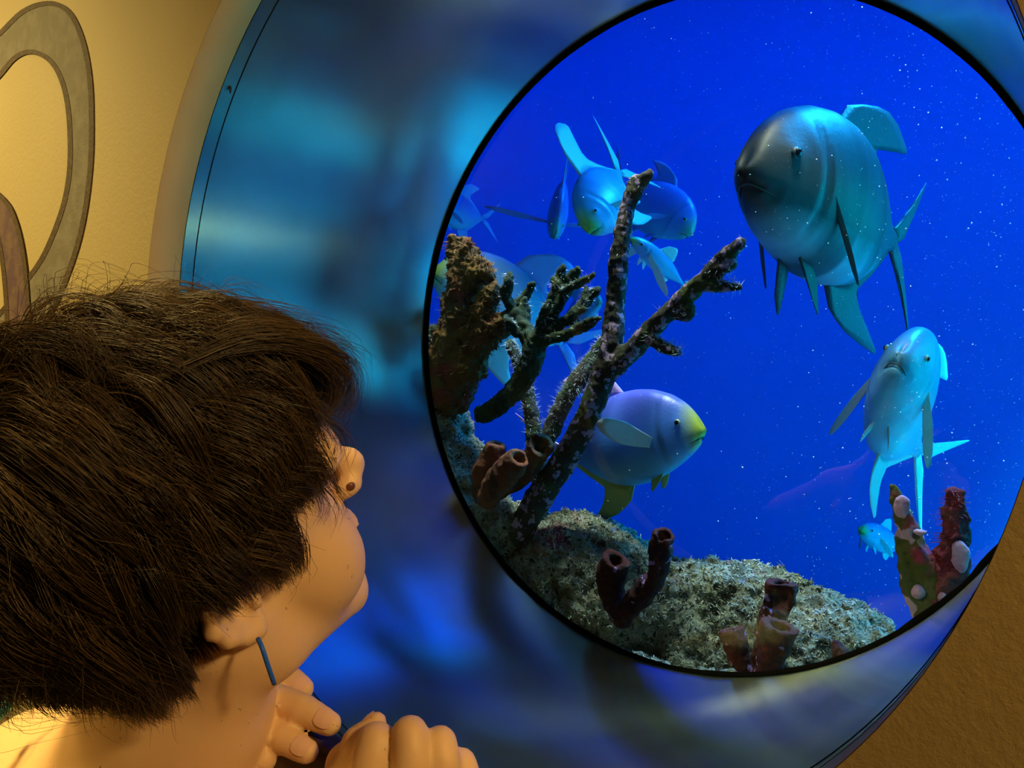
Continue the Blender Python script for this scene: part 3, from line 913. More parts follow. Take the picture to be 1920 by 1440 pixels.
def branches(chains, h=.0035, k=.012, seed=1.0, amp=.006, fr=40, fine=.0022):
    data = []
    for ch in chains:
        C, r = px_chain(ch)
        nn = max(8, int(np.linalg.norm(np.diff(C, axis=0), axis=1).sum() / .012))
        c4 = catmull(np.c_[C, r], nn)
        data.append((c4[:, :3], np.maximum(c4[:, 3], .002)))
    A = np.vstack([d[0] for d in data])
    f = Field(A.min(0) - .06, A.max(0) + .06, h)
    for c, r in data: f.chain(c, r, k)
    f.noise(lambda p: fbm(p * fr + seed, 3) * amp * 2 + fbm(p * 130 + seed, 2) * fine * 2)
    V, Q = f.mesh()
    return clip_glass(V), Q, data


def fuzz(data, n, length, rad, mat, parent, name='algae_fuzz', up=0.4, lo=0.0, hi=1.0, seed=5):
    """short curly tufts standing on the branches"""
    rg = np.random.default_rng(seed)
    P, Q = [], []
    k = 0
    for _ in range(n):
        c, r = data[rg.integers(len(data))]
        t = lo + (hi - lo) * rg.random()
        i = min(int(t * (len(c) - 1)), len(c) - 2)
        p = c[i] + (c[i + 1] - c[i]) * rg.random()
        tg = c[i + 1] - c[i]; tg /= np.linalg.norm(tg) + 1e-9
        d = rg.normal(size=3); d[2] += up * 2; d -= tg * (d @ tg); d /= np.linalg.norm(d) + 1e-9
        p = p + d * r[i] * .93
        L_ = length * (0.4 + rg.random())
        side = np.cross(d, tg); b = rg.normal(size=3) * .5
        m = 4
        for j in range(m):
            q = p + d * L_ * j / (m - 1) + b * L_ * (j / (m - 1)) ** 2 * .6
            w = rad * (1 - j / (m - .6))
            P += [q + side * w, q - side * w * .5 + tg * w * .87, q - side * w * .5 - tg * w * .87]
        for j in range(m - 1):
            for e in range(3):
                Q.append((k + j * 3 + e, k + j * 3 + (e + 1) % 3, k + (j + 1) * 3 + (e + 1) % 3, k + (j + 1) * 3 + e))
        k += m * 3
    P = np.array(P); P[:, 1] = np.maximum(P[:, 1], Y_GLASS + .004)
    o = mesh_obj(name, P, np.array(Q), mat, parent)
    return tag(o, kind='stuff')


def coral(name, chains, label, mat, base, cat='coral', fz=None, **kw):
    root = empty(name, PY(*base), label, cat)
    V, Q, data = branches(chains, **kw)
    mesh_obj('branches', V, Q, mat, root)
    if fz: fuzz(data, *fz, parent=root)
    return root, data


# tall forked branch
coral('branch_coral', [
    [(975, 1000, .84, 22), (1010, 935, .84, 22), (1060, 860, .85, 21), (1105, 775, .86, 20), (1132, 700, .87, 20), (1148, 640, .87, 17), (1154, 560, .88, 15), (1163, 470, .88, 14), (1178, 385, .89, 11), (1196, 350, .89, 9), (1219, 324, .89, 5)],
    [(1183, 378, .89, 8), (1190, 345, .89, 7), (1193, 332, .885, 4)],
    [(1135, 700, .87, 19), (1180, 662, .86, 17), (1225, 615, .85, 15), (1275, 565, .84, 14), (1320, 525, .83, 12), (1350, 490, .825, 10), (1375, 468, .82, 8), (1395, 452, .82, 4)],
    [(1318, 530, .83, 9), (1350, 537, .825, 8), (1388, 539, .82, 5)],
    [(1335, 512, .83, 8), (1360, 502, .82, 6), (1374, 495, .82, 4)],
    [(1215, 628, .85, 12), (1240, 648, .84, 9), (1275, 663, .83, 6)],
    [(1270, 585, .84, 10), (1288, 588, .835, 9), (1294, 580, .83, 6)]],
    'tallest forked branch, dark and crusted with lilac patches, leaning against the reddish boulder', M['branch'], (975, 1000, .84), fz=(900, .011, .0009, M['fuzz']), seed=2.0, amp=.005)
coral('stick_coral', [
    [(1015, 850, .92, 14), (1045, 780, .93, 14), (1075, 725, .94, 13), (1105, 680, .95, 10), (1135, 635, .96, 7)],
    [(1062, 742, .93, 9), (1092, 712, .94, 8), (1125, 672, .95, 7)]],
    'thin pale fuzzy stick rising behind the tall forked branch', M['branch_dark'], (1015, 850, .92), fz=(1300, .012, .0009, M['fuzz']), seed=4.0)
coral('stick_coral', [[(1018, 985, .95, 12), (1010, 880, .95, 13), (1000, 800, .95, 13), (990, 745, .95, 10), (985, 705, .95, 7)],
                      [(988, 735, .95, 9), (972, 680, .95, 8), (955, 640, .95, 7)]],
      'thin dark stick with a pale fuzzy right side, behind the green branching coral', M['branch_dark'], (1018, 985, .95), fz=(1000, .012, .0009, M['fuzz']), seed=6.0)
# green branching coral
G0 = (1002, 655, .82)
gch = [[(905, 778, .83, 17), (945, 752, .82, 18), (978, 715, .82, 19), (998, 675, .82, 20), (1000, 640, .82, 19)]]
for tip, mid, r in [((955, 508), (950, 560), 9), ((948, 590), (965, 620), 8), ((1000, 530), (960, 590), 9), ((983, 560), (985, 610), 10), ((1083, 500), (1050, 560), 12), ((1056, 497), (1040, 545), 8),
                    ((1112, 512), (1060, 545), 7), ((1030, 562), (1015, 600), 8), ((1120, 538), (1075, 590), 10), ((1100, 535), (1096, 565), 6), ((1122, 592), (1060, 628), 9), ((1082, 588), (1075, 615), 6), ((1037, 520), (1043, 575), 6)]:
    st = (1002, 645, .82, r + 2) if tip not in ((1112, 512), (1100, 535), (1082, 588)) else {(1112, 512): (1055, 550, .82, r), (1100, 535): (1092, 580, .80, r), (1082, 588): (1072, 624, .8, r)}[tip]
    yy = .82 + .05 * math.sin(tip[0])
    gch.append([st, (mid[0], mid[1], (yy + .82) / 2, r), ((mid[0] + tip[0]) / 2, (mid[1] + tip[1]) / 2 + 3, yy, r), (tip[0], tip[1] + 4, yy, r * .6)])
coral('finger_coral', gch, 'dark green coral with many upright fingers on one curved stalk', M['green_coral'], (905, 778, .83), fz=(900, .008, .0008, M['fuzz']), seed=8.0, k=.006, amp=.005, fr=60, fine=.0035)
# bushy coral
bch = [[(845, 745, .83, 34), (850, 680, .83, 42), (862, 610, .83, 34), (866, 540, .83, 24), (858, 480, .83, 12), (852, 448, .83, 5)],
       [(868, 560, .83, 26), (885, 510, .82, 15), (880, 480, .82, 9), (873, 455, .82, 5)],
       [(875, 640, .83, 26), (905, 590, .82, 18), (915, 560, .82, 10), (926, 538, .82, 5)],
       [(880, 660, .83, 26), (925, 620, .82, 18), (945, 600, .82, 10)], [(890, 520, .82, 14), (905, 500, .82, 8), (912, 520, .82, 6)], [(850, 700, .83, 30), (890, 690, .82, 20)]]
rt, bd = coral('bushy_coral', bch, 'bushy orange brown coral with spiky tips at the left edge of the glass', M['bush'], (845, 745, .83), seed=3.0, amp=.016, fr=48, fine=.006, k=.02)
fuzz(bd, 3600, .016, .0026, M['brown_fuzz'], rt, 'polyps', up=.1, seed=9)
fuzz(bd, 420, .010, .0007, M['fuzz'], rt, 'algae_fuzz', up=.3, seed=10)
coral('rubble_coral', [[(806, 650, .80, 16), (812, 630, .80, 14), (818, 624, .80, 8)]], 'small pale fuzzy knob against the left edge of the glass', M['branch_dark'], (806, 650, .80), fz=(260, .010, .0008, M['fuzz']), amp=.01, h=.003)


def tube_sponge(name, tubes, label, mat, base, wall=.34, seed=1.0):
    """tubes: chains whose last point is an open mouth"""
    root = empty(name, PY(*base), label, 'sponge')
    data = []
    for ch in tubes:
        C, r = px_chain(ch[0] if isinstance(ch, tuple) else ch)
        c4 = catmull(np.c_[C, r], 16); data.append((c4[:, :3], c4[:, 3]))
    A = np.vstack([d[0] for d in data])
    f = Field(A.min(0) - .06, A.max(0) + .06, .003)
    for c, r in data:
        f.chain(c, r * (1 + .06 * np.sin(np.arange(len(r)) * 2.4)), .005)
    for c, r in data:
        # cut the end flat and hollow the mouth
        tg = c[-1] - c[-3]; tg /= np.linalg.norm(tg)
        end = c[-1]
        sl, g = f._sub(end - .09, end + .09)
        dpl = (g - end) @ tg
        near = np.linalg.norm(g - end, axis=-1) < .075
        f.v[sl] = np.where(near, np.maximum(f.v[sl], dpl), f.v[sl])
        f.cap(end + tg * .03, end - tg * r[-1] * 1.6, r[-1] * (1 - wall), r[-1] * .45, .002, 'sub')
    f.noise(lambda p: fbm(p * 32 + seed, 3) * .012 + fbm(p * 95 + seed, 3) * .007)
    V, Q = f.mesh()
    mesh_obj('tubes', clip_glass(V), Q, mat, root)
    return root, data


tube_sponge('tube_sponge', [[(1170, 1162, .72, 18), (1148, 1118, .72, 21), (1146, 1078, .71, 24), (1156, 1048, .70, 25)],
                            [(1175, 1150, .72, 17), (1205, 1112, .72, 21), (1229, 1070, .71, 20), (1240, 1030, .70, 20), (1246, 1000, .69, 20)], [(1225, 1100, .72, 14), (1232, 1108, .72, 13)]][:2],
            'dark red two-mouthed tube sponge standing before the boulders, forked in a V', M['red_sponge'], (1165, 1165, .72), seed=2.)
tube_sponge('tube_sponge', [[(1440, 1262, .71, 24), (1455, 1200, .71, 27), (1462, 1172, .71, 31)], [(1425, 1240, .78, 18), (1445, 1160, .78, 20), (1462, 1130, .78, 24), (1466, 1092, .78, 27)]],
            'darkest purple tube sponge with a tall square-topped tube, on the rock shelf', M['red_sponge'], (1440, 1262, .71), seed=6.)
tube_sponge('tube_sponge', [[(1400, 1262, .70, 14), (1384, 1220, .70, 19), (1372, 1180, .70, 21)]],
            'short single dark tube sponge on the rock shelf, left of the tall square-topped one', M['red_sponge'], (1400, 1262, .70), seed=8.)
tube_sponge('orange_sponge', [[(915, 935, .77, 20), (932, 905, .76, 24), (955, 880, .75, 24), (975, 857, .74, 21)], [(905, 930, .78, 18), (912, 880, .78, 22), (925, 850, .78, 20), (930, 832, .78, 17)],
                              [(930, 925, .79, 16), (975, 895, .80, 17), (1000, 860, .81, 20), (1022, 826, .81, 22)]],
            'knobbly orange brown tube sponge cluster on the left rock wall', M['orange'], (915, 940, .77), seed=5.)
coral('spike_sponge', [[(1590, 1262, .72, 14), (1578, 1232, .72, 11), (1567, 1204, .72, 4)]], 'tiny dark red spike near the right end of the rock shelf', M['red_sponge'], (1590, 1262, .72), cat='sponge', h=.0025, amp=.002)
# red and green finger coral at the right
YR = .74
root = empty('red_finger_coral', PY(1770, 1200, YR), 'upright finger coral with green, red and lilac crust, beside the right wall edge', 'coral')
V, Q, d1 = branches([[(1800, 1240, YR, 34), (1765, 1170, YR, 28), (1744, 1090, YR, 23), (1720, 1020, YR, 18), (1695, 965, YR, 14), (1678, 925, YR, 6), (1675, 916, YR, 3)],
                     [(1755, 1185, YR, 24), (1712, 1110, YR, 16), (1694, 1055, YR, 12), (1684, 1010, YR, 8)]], seed=14., amp=.009, k=.006, fine=.004)
mesh_obj('green_fingers', V, Q, M['finger_green'], root)
V, Q, d2 = branches([[(1790, 1230, YR, 30), (1780, 1150, YR, 28), (1785, 1080, YR, 25), (1788, 1000, YR, 20), (1789, 950, YR, 13), (1788, 918, YR, 5)],
                     [(1790, 1150, YR, 20), (1762, 1075, YR, 13), (1758, 1035, YR, 6)]], seed=17., amp=.011, k=.008, fr=55, fine=.005)
mesh_obj('red_fingers', V, Q, M['finger_red'], root)
fuzz(d2, 500, .012, .0010, principled('red_bristle', (0.22, 0.02, 0.05), .8), root, 'bristles', up=.1, seed=19)
for c, rr in (((1690, 950, YR - .010), (.012, .007, .021)), ((1801, 1045, YR - .019), (.014, .008, .026)), ((1724, 998, YR - .016), (.011, .006, .006)), ((1722, 1110, YR - .016), (.011, .007, .011)), ((1770, 1120, YR - .022), (.008, .006, .012))):
    f = Field(PY(*c) - .04, PY(*c) + .04, .003); f.ell(PY(*c), rr); f.noise(lambda p: fbm(p * 75, 3) * .010)
    V, Q = f.mesh(); mesh_obj('lilac_crust', V, Q, M['lilac_crust'], root)
# its stand: a stake of rock rising from the ledge beside the window
rock('reef_stake', [[(1810, 1250, YR + .05, .045), (1860, 1500, YR + .05, .06), (1880, 1700, YR + .08, .07)]], 'narrow rock stake that carries the finger coral, mostly hidden by the window rim', M['rock'], 21., amp=.02, h=.008)

# ------------------------------------------------------------------ suspended specks in the water
P, Q = [], []
rg = np.random.default_rng(3)
k = 0
oc = np.array([(1, 0, 0), (-1, 0, 0), (0, 1, 0), (0, -1, 0), (0, 0, 1), (0, 0, -1)], float)
for _ in range(6500):
    px = 1920 * (0.45 + 0.58 * rg.random() ** 0.62); py = 1250 * rg.random() ** 1.15 - 20
    Y = .72 + 1.6 * rg.random() ** 1.4
    c = PY(px, py, Y); sz = .00045 + .0012 * rg.random() ** 7
    P.append(c + oc * sz * (0.7 + .6 * rg.random((1, 3))))
    for a, b, d in ((0, 2, 4), (2, 1, 4), (1, 3, 4), (3, 0, 4), (2, 0, 5), (1, 2, 5), (3, 1, 5), (0, 3, 5)): Q.append((k + a, k + b, k + d))
    k += 6
o = mesh_obj('floating_specks', np.vstack(P), np.array(Q), principled('white_speck', (0.95, 0.95, 0.95), .5), smooth=False)
tag(o, 'tiny white specks suspended in the blue water', 'particles', kind='stuff')


# ------------------------------------------------------------------ the person
M['skin'] = layered('skin', (0.72, 0.47, 0.28), [('noise', 9, (0.76, 0.50, 0.28), .42, .62), ('spots', 75, (0.36, 0.18, 0.09), .075, .055)], rough=.48, bump=(260, .12, .0012), spec=.35)
_b = M['skin'].node_tree.nodes['Principled BSDF']
_b.inputs['Subsurface Weight'].default_value = .35
_b.inputs['Subsurface Radius'].default_value = (1.0, .35, .18)
_b.inputs['Subsurface Scale'].default_value = .006
M['nail'] = principled('fingernail', (0.80, 0.50, 0.38), .25, spec=.5)
M['shirt'] = principled('teal_shirt', (0.03, 0.22, 0.26), .8, bump=(400, .3, .001))
M['pants'] = principled('dark_trousers', (0.03, 0.03, 0.04), .85, bump=(300, .3, .001))
HR = np.array([[0.75, -0.66, -0.048], [0.567, 0.679, -0.467], [0.341, 0.323, 0.883]])
HR[:, 0] /= np.linalg.norm(HR[:, 0])
HR[:, 0] = HR[:, 0] * math.cos(.11) + HR[:, 2] * math.sin(.11)
HR[:, 2] -= HR[:, 0] * (HR[:, 0] @ HR[:, 2]); HR[:, 2] /= np.linalg.norm(HR[:, 2])
HR[:, 1] = np.cross(HR[:, 2], HR[:, 0])
HT = np.array([-.1985, .46, -.0915])


def H(f, l, u):
    """head coordinates (forward, left, up from the ear line) to the camera-aligned frame"""
    return HR @ np.array([f, l, u], float) + HT


def hell(fd, c, r, k=.01, op='add', rot=None):
    R = HR if rot is None else HR @ rot
    fd.ell(H(*c), r, R, k, op)


def toW(V):
    return cam2w(V[:, 0], V[:, 1], V[:, 2])


def rotz(a):
    c, s_ = math.cos(a), math.sin(a)
    return np.array([[c, -s_, 0], [s_, c, 0], [0, 0, 1]])


body = Field((-.50, .24, -.46), (.20, .86, .12), .0026)
B = body
# head
hell(B, (-.006, 0, .045), (.094, .074, .086), .01)
hell(B, (.040, 0, .000), (.052, .060, .080), .03)
hell(B, (.045, 0, -.045), (.045, .050, .048), .02)
for sg in (1, -1):
    hell(B, (.058, sg * .037, -.042), (.034, .030, .038), .016)            # cheek
    B.cap(H(.004, sg * .056, -.035), H(.014, sg * .050, -.068), .016, .015, .02)
    B.cap(H(.014, sg * .050, -.068), H(.078, sg * .016, -.100), .016, .016, .022)
    hell(B, (.081, sg * .030, .030), (.018, .026, .012), .012)             # brow
    hell(B, (.094, sg * .031, .008), (.011, .017, .012), .008, 'sub')      # eye hollow
    hell(B, (.076, sg * .031, .007), (.013, .013, .013), .003)             # eyeball under the lid
    hell(B, (.105, sg * .0115, -.023), (.011, .0070, .0078), .004)          # nostril wing
hell(B, (.074, 0, .055), (.022, .050, .035), .02)                          # forehead
hell(B, (.080, 0, -.100), (.018, .018, .014), .014)                        # chin
B.chain([H(.090, 0, .020), H(.1010, 0, .003), H(.1135, 0, -.012)], [.0072, .0076, .0088], .009)   # nose bridge
hell(B, (.1160, 0, -.0165), (.0095, .0092, .0085), .008)                     # nose tip
B.cap(H(.100, 0, -.026), H(.112, 0, -.022), .006, .005, .006)
for sg in (1, -1): hell(B, (.1105, sg * .0058, -.031), (.0045, .0030, .0045), .002, 'sub')
hell(B, (.088, 0, -.048), (.014, .024, .020), .012)                        # muzzle
hell(B, (.101, 0, -.052), (.0055, .018, .0048), .004)                      # lips
hell(B, (.099, 0, -.063), (.0060, .015, .0055), .004)
B.cap(H(.107, -.016, -.0575), H(.107, .016, -.0575), .0012, .0012, .003, 'sub')
# ears
for sg in (1, -1):
    e0 = np.array([.0, sg * .076, .0])
    es = .76

    def E(f_, l_, u_): return (f_ * es + .004, sg * (.0735 + (l_ - .074) * .85), u_ * es - .002)
    rim = [(.012, .074, .014), (.006, .083, .026), (-.008, .089, .030), (-.021, .092, .022), (-.025, .091, .004), (-.018, .087, -.014), (-.006, .080, -.026), (.003, .076, -.030), (.008, .073, -.022)]
    hell(B, E(-.006, .077, .000), (.0145, .0055, .022), .004, rot=rotz(-sg * .35))
    B.chain([H(*E(*q)) for q in rim], [.0034, .0036, .0038, .0040, .0040, .0042, .0054, .0058, .0042], .004)
    hell(B, E(.001, .0865, -.001), (.0088, .0090, .0105), .002, 'sub')
    B.chain([H(*E(-.011, .085, .018)), H(*E(-.014, .086, .004)), H(*E(-.009, .084, -.012))], [.0024, .0027, .0024], .003)
    B.cap(H(*E(.010, .079, -.002)), H(*E(.010, .079, -.008)), .0036, .0036, .003)   # tragus
# neck and shoulders
nk0 = H(-.020, 0, -.040)
nk1 = PF(284, 1500, .52)
B.chain([nk0, nk0 * .5 + nk1 * .5 + np.array([.012, 0, 0]), nk1], [.056, .052, .060], .03)
shL = PF(-210, 1620, .66); shR = np.array([-.16, .40, -.37])
B.chain([PF(300, 1440, .53), PF(90, 1490, .56), shL], [.048, .050, .050], .045)
B.chain([nk1, shR], [.055, .052], .04)
trunk = [nk1 + np.array([-.015, .0, -.05]), nk1 + np.array([-.02, .01, -.18])]
B.chain(trunk, [.088, .095], .05)
# sternomastoid line
B.cap(H(-.012, -.056, -.045), PF(400, 1470, .50), .010, .010, .03)


def finger(pts, rads, k=.006):
    B.chain(pts, rads, k)


NAILS = []


def tipnail(tip, prev, outward, r, size=1.0):
    NAILS.append((np.array(tip), np.array(prev), np.array(outward, float), r, size))


# left hand: four fingers coming forward from behind the neck, over the brown pouch
hl = PF(395, 1380, .53)
fl = [
    ([PF(440, 1240, .565), PF(505, 1262, .550), PF(543, 1278, .540), PF(566, 1292, .536)], [.0100, .0096, .0092, .0082]),
    ([PF(430, 1290, .548), PF(505, 1310, .522), PF(566, 1331, .510), PF(618, 1357, .502)], [.0108, .0106, .0094, .0080]),
    ([PF(410, 1338, .545), PF(482, 1358, .515), PF(533, 1386, .500), PF(575, 1409, .492)], [.0102, .0100, .0088, .0076]),
    ([PF(400, 1410, .540), PF(440, 1452, .520), PF(470, 1446, .505), PF(492, 1420, .498)], [.0110, .0108, .0106, .0098]),
]
for i, (p, r) in enumerate(fl):
    c = catmull(np.c_[np.array(p), np.array(r)], 10)
    finger(c[:, :3], c[:, 3], .0012)
    tipnail(p[3], p[2], (0.15, -.75, .65) if i != 3 else (.1, -1, .25), r[3])
    # knuckle
    B.ell(p[2], [r[2] * 1.05] * 3, k=.002)
B.chain([PF(425, 1270, .575), PF(385, 1330, .57), PF(380, 1430, .56)], [.012, .018, .016], .008)
B.chain([PF(380, 1400, .56), PF(320, 1560, .60), PF(180, 1830, .60)], [.020, .026, .030], .02)
B.chain([PF(180, 1830, .60), shL], [.032, .042], .02)
# right hand: fist with four humps and the thumb side
fr = [
    ([PF(705, 1392, .455), PF(698, 1440, .452), PF(716, 1490, .462)], [.0112, .0118, .0125]),
    ([PF(768, 1378, .452), PF(770, 1440, .448), PF(760, 1490, .460)], [.0105, .0112, .0120]),
    ([PF(824, 1394, .458), PF(828, 1445, .454), PF(805, 1495, .465)], [.0098, .0105, .0115]),
    ([PF(866, 1432, .468), PF(872, 1470, .464), PF(845, 1510, .470)], [.0080, .0090, .0105]),
]
for p, r in fr:
    c = catmull(np.c_[np.array(p), np.array(r)], 8)
    finger(c[:, :3], c[:, 3], .0022)
    # folded middle segment running down and back on the far side
    B.chain([p[0] + np.array([.0, .004, -.001]), p[0] + np.array([-.002, .022, -.014]), p[0] + np.array([-.004, .022, -.034])], [r[0] * .96, r[0] * .9, r[0] * .8], .003)
B.chain([PF(655, 1450, .475), PF(672, 1392, .470), PF(706, 1354, .476)], [.0100, .0092, .0062], .004)   # thumb
tipnail(PF(706, 1354, .476), PF(672, 1392, .470), (-.75, .1, .5), .0062, .9)
B.chain([PF(645, 1430, .478), PF(650, 1500, .470)], [.0105, .014], .012)
B.chain([PF(716, 1500, .465), PF(780, 1500, .463), PF(835, 1515, .470)], [.017, .017, .015], .012)
B.chain([PF(770, 1510, .47), PF(760, 1620, .46)], [.030, .024], .02)
B.chain([PF(760, 1620, .46), PF(420, 1840, .36)], [.024, .032], .02)
B.chain([PF(420, 1840, .36), shR], [.034, .044], .02)
B.noise(lambda p: fbm(p * 45, 2) * .0009)
V, Q = B.mesh()
VW = toW(V)
person = empty('person', cam2w(-.20, .50, -.30)[0], 'person with short dark brown hair looking up into the aquarium, hands clasped under the chin', 'person')
skin_o = mesh_obj('body', VW, Q, M['skin'], person)

# lower body, mostly below the frame: shirt, trousers, shoes
tb = nk1 + np.array([-.02, .01, -.06])


def field_part(name, prims, mat, lo, hi, h=.005, noise=.004, cut=None):
    f = Field(lo, hi, h)
    for pts, rads, k in prims: f.chain(pts, rads, k)
    f.noise(lambda p: fbm(p * 14 + 3, 3) * noise)
    if cut is not None:
        g = np.stack(np.meshgrid(*f.ax, indexing='ij'), -1)
        f.v = np.maximum(f.v, cut(g)).astype(np.float32)
    V_, Q_ = f.mesh()
    return mesh_obj(name, toW(V_), Q_, mat, person)


field_part('shirt', [([tb + (0, 0, -.05), tb + (0, .01, -.20), tb + (0, .01, -.36)], [.098, .105, .108], .05), ([shL, PF(180, 1830, .60)], [.050, .046], .02), ([shL, tb + (0, 0, -.07), shR], [.052, .09, .052], .04),
                     ([shR, PF(420, 1840, .36)], [.052, .046], .02)], M['shirt'], (-.52, .18, -.92), (.05, .90, -.30), cut=lambda g: g[..., 2] + .372)
hip = tb + (0, .01, -.38)
hipz = hip[2]; floor_z = -CAM[2]
field_part('trousers', [([hip + (-.05, 0, 0), hip + (.05, 0, 0)], [.10, .10], .03), ([hip + (-.06, 0, -.02), np.array([hip[0] - .07, hip[1], floor_z + .09])], [.075, .045], .03),
                        ([hip + (.06, 0, -.02), np.array([hip[0] + .07, hip[1] + .02, floor_z + .09])], [.075, .045], .03)], M['pants'], (-.55, .3, floor_z - .02), (.05, .8, hipz + .12), h=.008)
for sg in (-1, 1):
    c0 = np.array([hip[0] + sg * .07, hip[1], floor_z + .032])
    field_part('shoe', [([c0 + (0, -.03, .0), c0 + (.05, .11, -.002)], [.032, .030], .02), ([c0 + (0, -.02, .01), c0 + (0, -.01, .06)], [.034, .036], .02)], M['pants'], c0 - .12, c0 + .2, h=.006)
# teal strap at the far left, over the back of the shoulder
sp_ = catmull([PF(-60, 1400, .495), PF(-20, 1352, .492), PF(6, 1328, .495), PF(20, 1306, .505)], 14)
v_, f_ = tube(toW(sp_), .0042, 10)
mesh_obj('shirt_strap', v_, f_, principled('turquoise_strap', (0.03, 0.42, 0.50), .6), person)
# ear cord
c_ = catmull([PF(484, 1198, .405), PF(492, 1216, .400), PF(503, 1250, .402), (PF(514, 1282, .408))], 14)
v_, f_ = tube(toW(c_), .0013, 8)
mesh_obj('ear_cord', v_, f_, principled('blue_cord', (0.01, 0.12, 0.75), .5, bump=(900, .6, .001)), person)
# fingernails
for tip, prev, out, r, sz in NAILS:
    ax = tip - prev; ax /= np.linalg.norm(ax)
    out = out / np.linalg.norm(out); out = out - ax * (out @ ax); out /= np.linalg.norm(out)
    sd = np.cross(ax, out)
    P, Qn = [], []
    n1, n2 = 9, 9
    for lay in (0, 1):
        for i in range(n1):
            for j in range(n2):
                u = i / (n1 - 1); v = j / (n2 - 1) * 2 - 1
                w_ = .82 * (1 - .30 * abs(2 * u - 1) ** 3)
                th_ = v * w_ * .95
                rr = r * (1.10 - .06 * u * u) + (.0006 if lay else -.0016)
                P.append(tip + ax * r * (-.95 + 1.55 * u) * sz + (out * math.cos(th_) + sd * math.sin(th_)) * rr * (1 - .22 * max(0, u - .5) ** 1.0))
    for i in range(n1 - 1):
        for j in range(n2 - 1):
            q = i * n2 + j; Nn = n1 * n2
            Qn.append((Nn + q, Nn + q + n2, Nn + q + n2 + 1, Nn + q + 1)); Qn.append((q, q + 1, q + n2 + 1, q + n2))
    mesh_obj('fingernail', toW(np.array(P)), Qn, M['nail'], person)
# dark mark on the side of the nose, eyes, brows
f = Field(H(.1, -.014, -.02) - .02, H(.1, -.014, -.02) + .02, .0009)
hell(f, (.1050, -.0175, -.0195), (.0032, .0022, .0032), .001)
V, Q = f.mesh()
mesh_obj('mole', toW(V), Q, principled('dark_mole', (0.13, 0.045, 0.025), .4), person)
M['eyeball'] = principled('eyeball', (0.75, 0.72, 0.68), .1)
M['hair'] = principled('dark_hair', (0.030, 0.017, 0.008), .42, spec=.45)
for sg in (1, -1):
    P, Qn = [], []
    for i in range(13):
        for k_ in range(20):
            a_, b_ = math.pi * i / 12, 2 * math.pi * k_ / 20
            P.append(H(.0765 + .0118 * math.cos(a_), sg * .031 + .0118 * math.sin(a_) * math.cos(b_), .006 + .0118 * math.sin(a_) * math.sin(b_)))
    for i in range(12):
        for k_ in range(20): Qn.append((i * 20 + k_, (i + 1) * 20 + k_, (i + 1) * 20 + (k_ + 1) % 20, i * 20 + (k_ + 1) % 20))
    mesh_obj('eye', toW(np.array(P)), Qn, M['eyeball'], person)


for sg in (1, -1):
    parts = []
    for q in range(22):
        t = q / 21 * 2 - 1
        for low in (0, 1):
            b0 = np.array([.0885 - .004 * t * t, sg * (.031 + .013 * t), (.0115 - .004 * t * t) if not low else (.001 + .002 * t * t)])
            dv = np.array([.7, sg * .45 * t, .75 if not low else -.5]); L_ = .0085 if not low else .004
            pts = [H(*(b0 + dv * L_ * u + np.array([.0, 0, (.004 if not low else 0) * u * u]))) for u in (0, .35, .7, 1)]
            parts.append(tube(toW(np.array(pts)), [.00028, .00024, .00016, .00006], 4))
    v_, f_ = merge(parts)
    mesh_obj('eyelashes', v_, f_, M['eye_black'], person)
    parts = []
    for q in range(60):
        t = RNG.random() * 2 - 1
        b0 = np.array([.094 - .010 * abs(t) ** 2, sg * (.030 + .019 * t), .0315 + .004 * (1 - t * t) + .006 * (RNG.random() - .5)])
        pts = [H(*(b0 + np.array([.002 * math.sin(3 * u), sg * .009 * u, .002 * u]))) for u in (0, .5, 1)]
        parts.append(tube(toW(np.array(pts)), [.0003, .00025, .0001], 4))
    v_, f_ = merge(parts)
    mesh_obj('eyebrow', v_, f_, M['eye_black'], person)


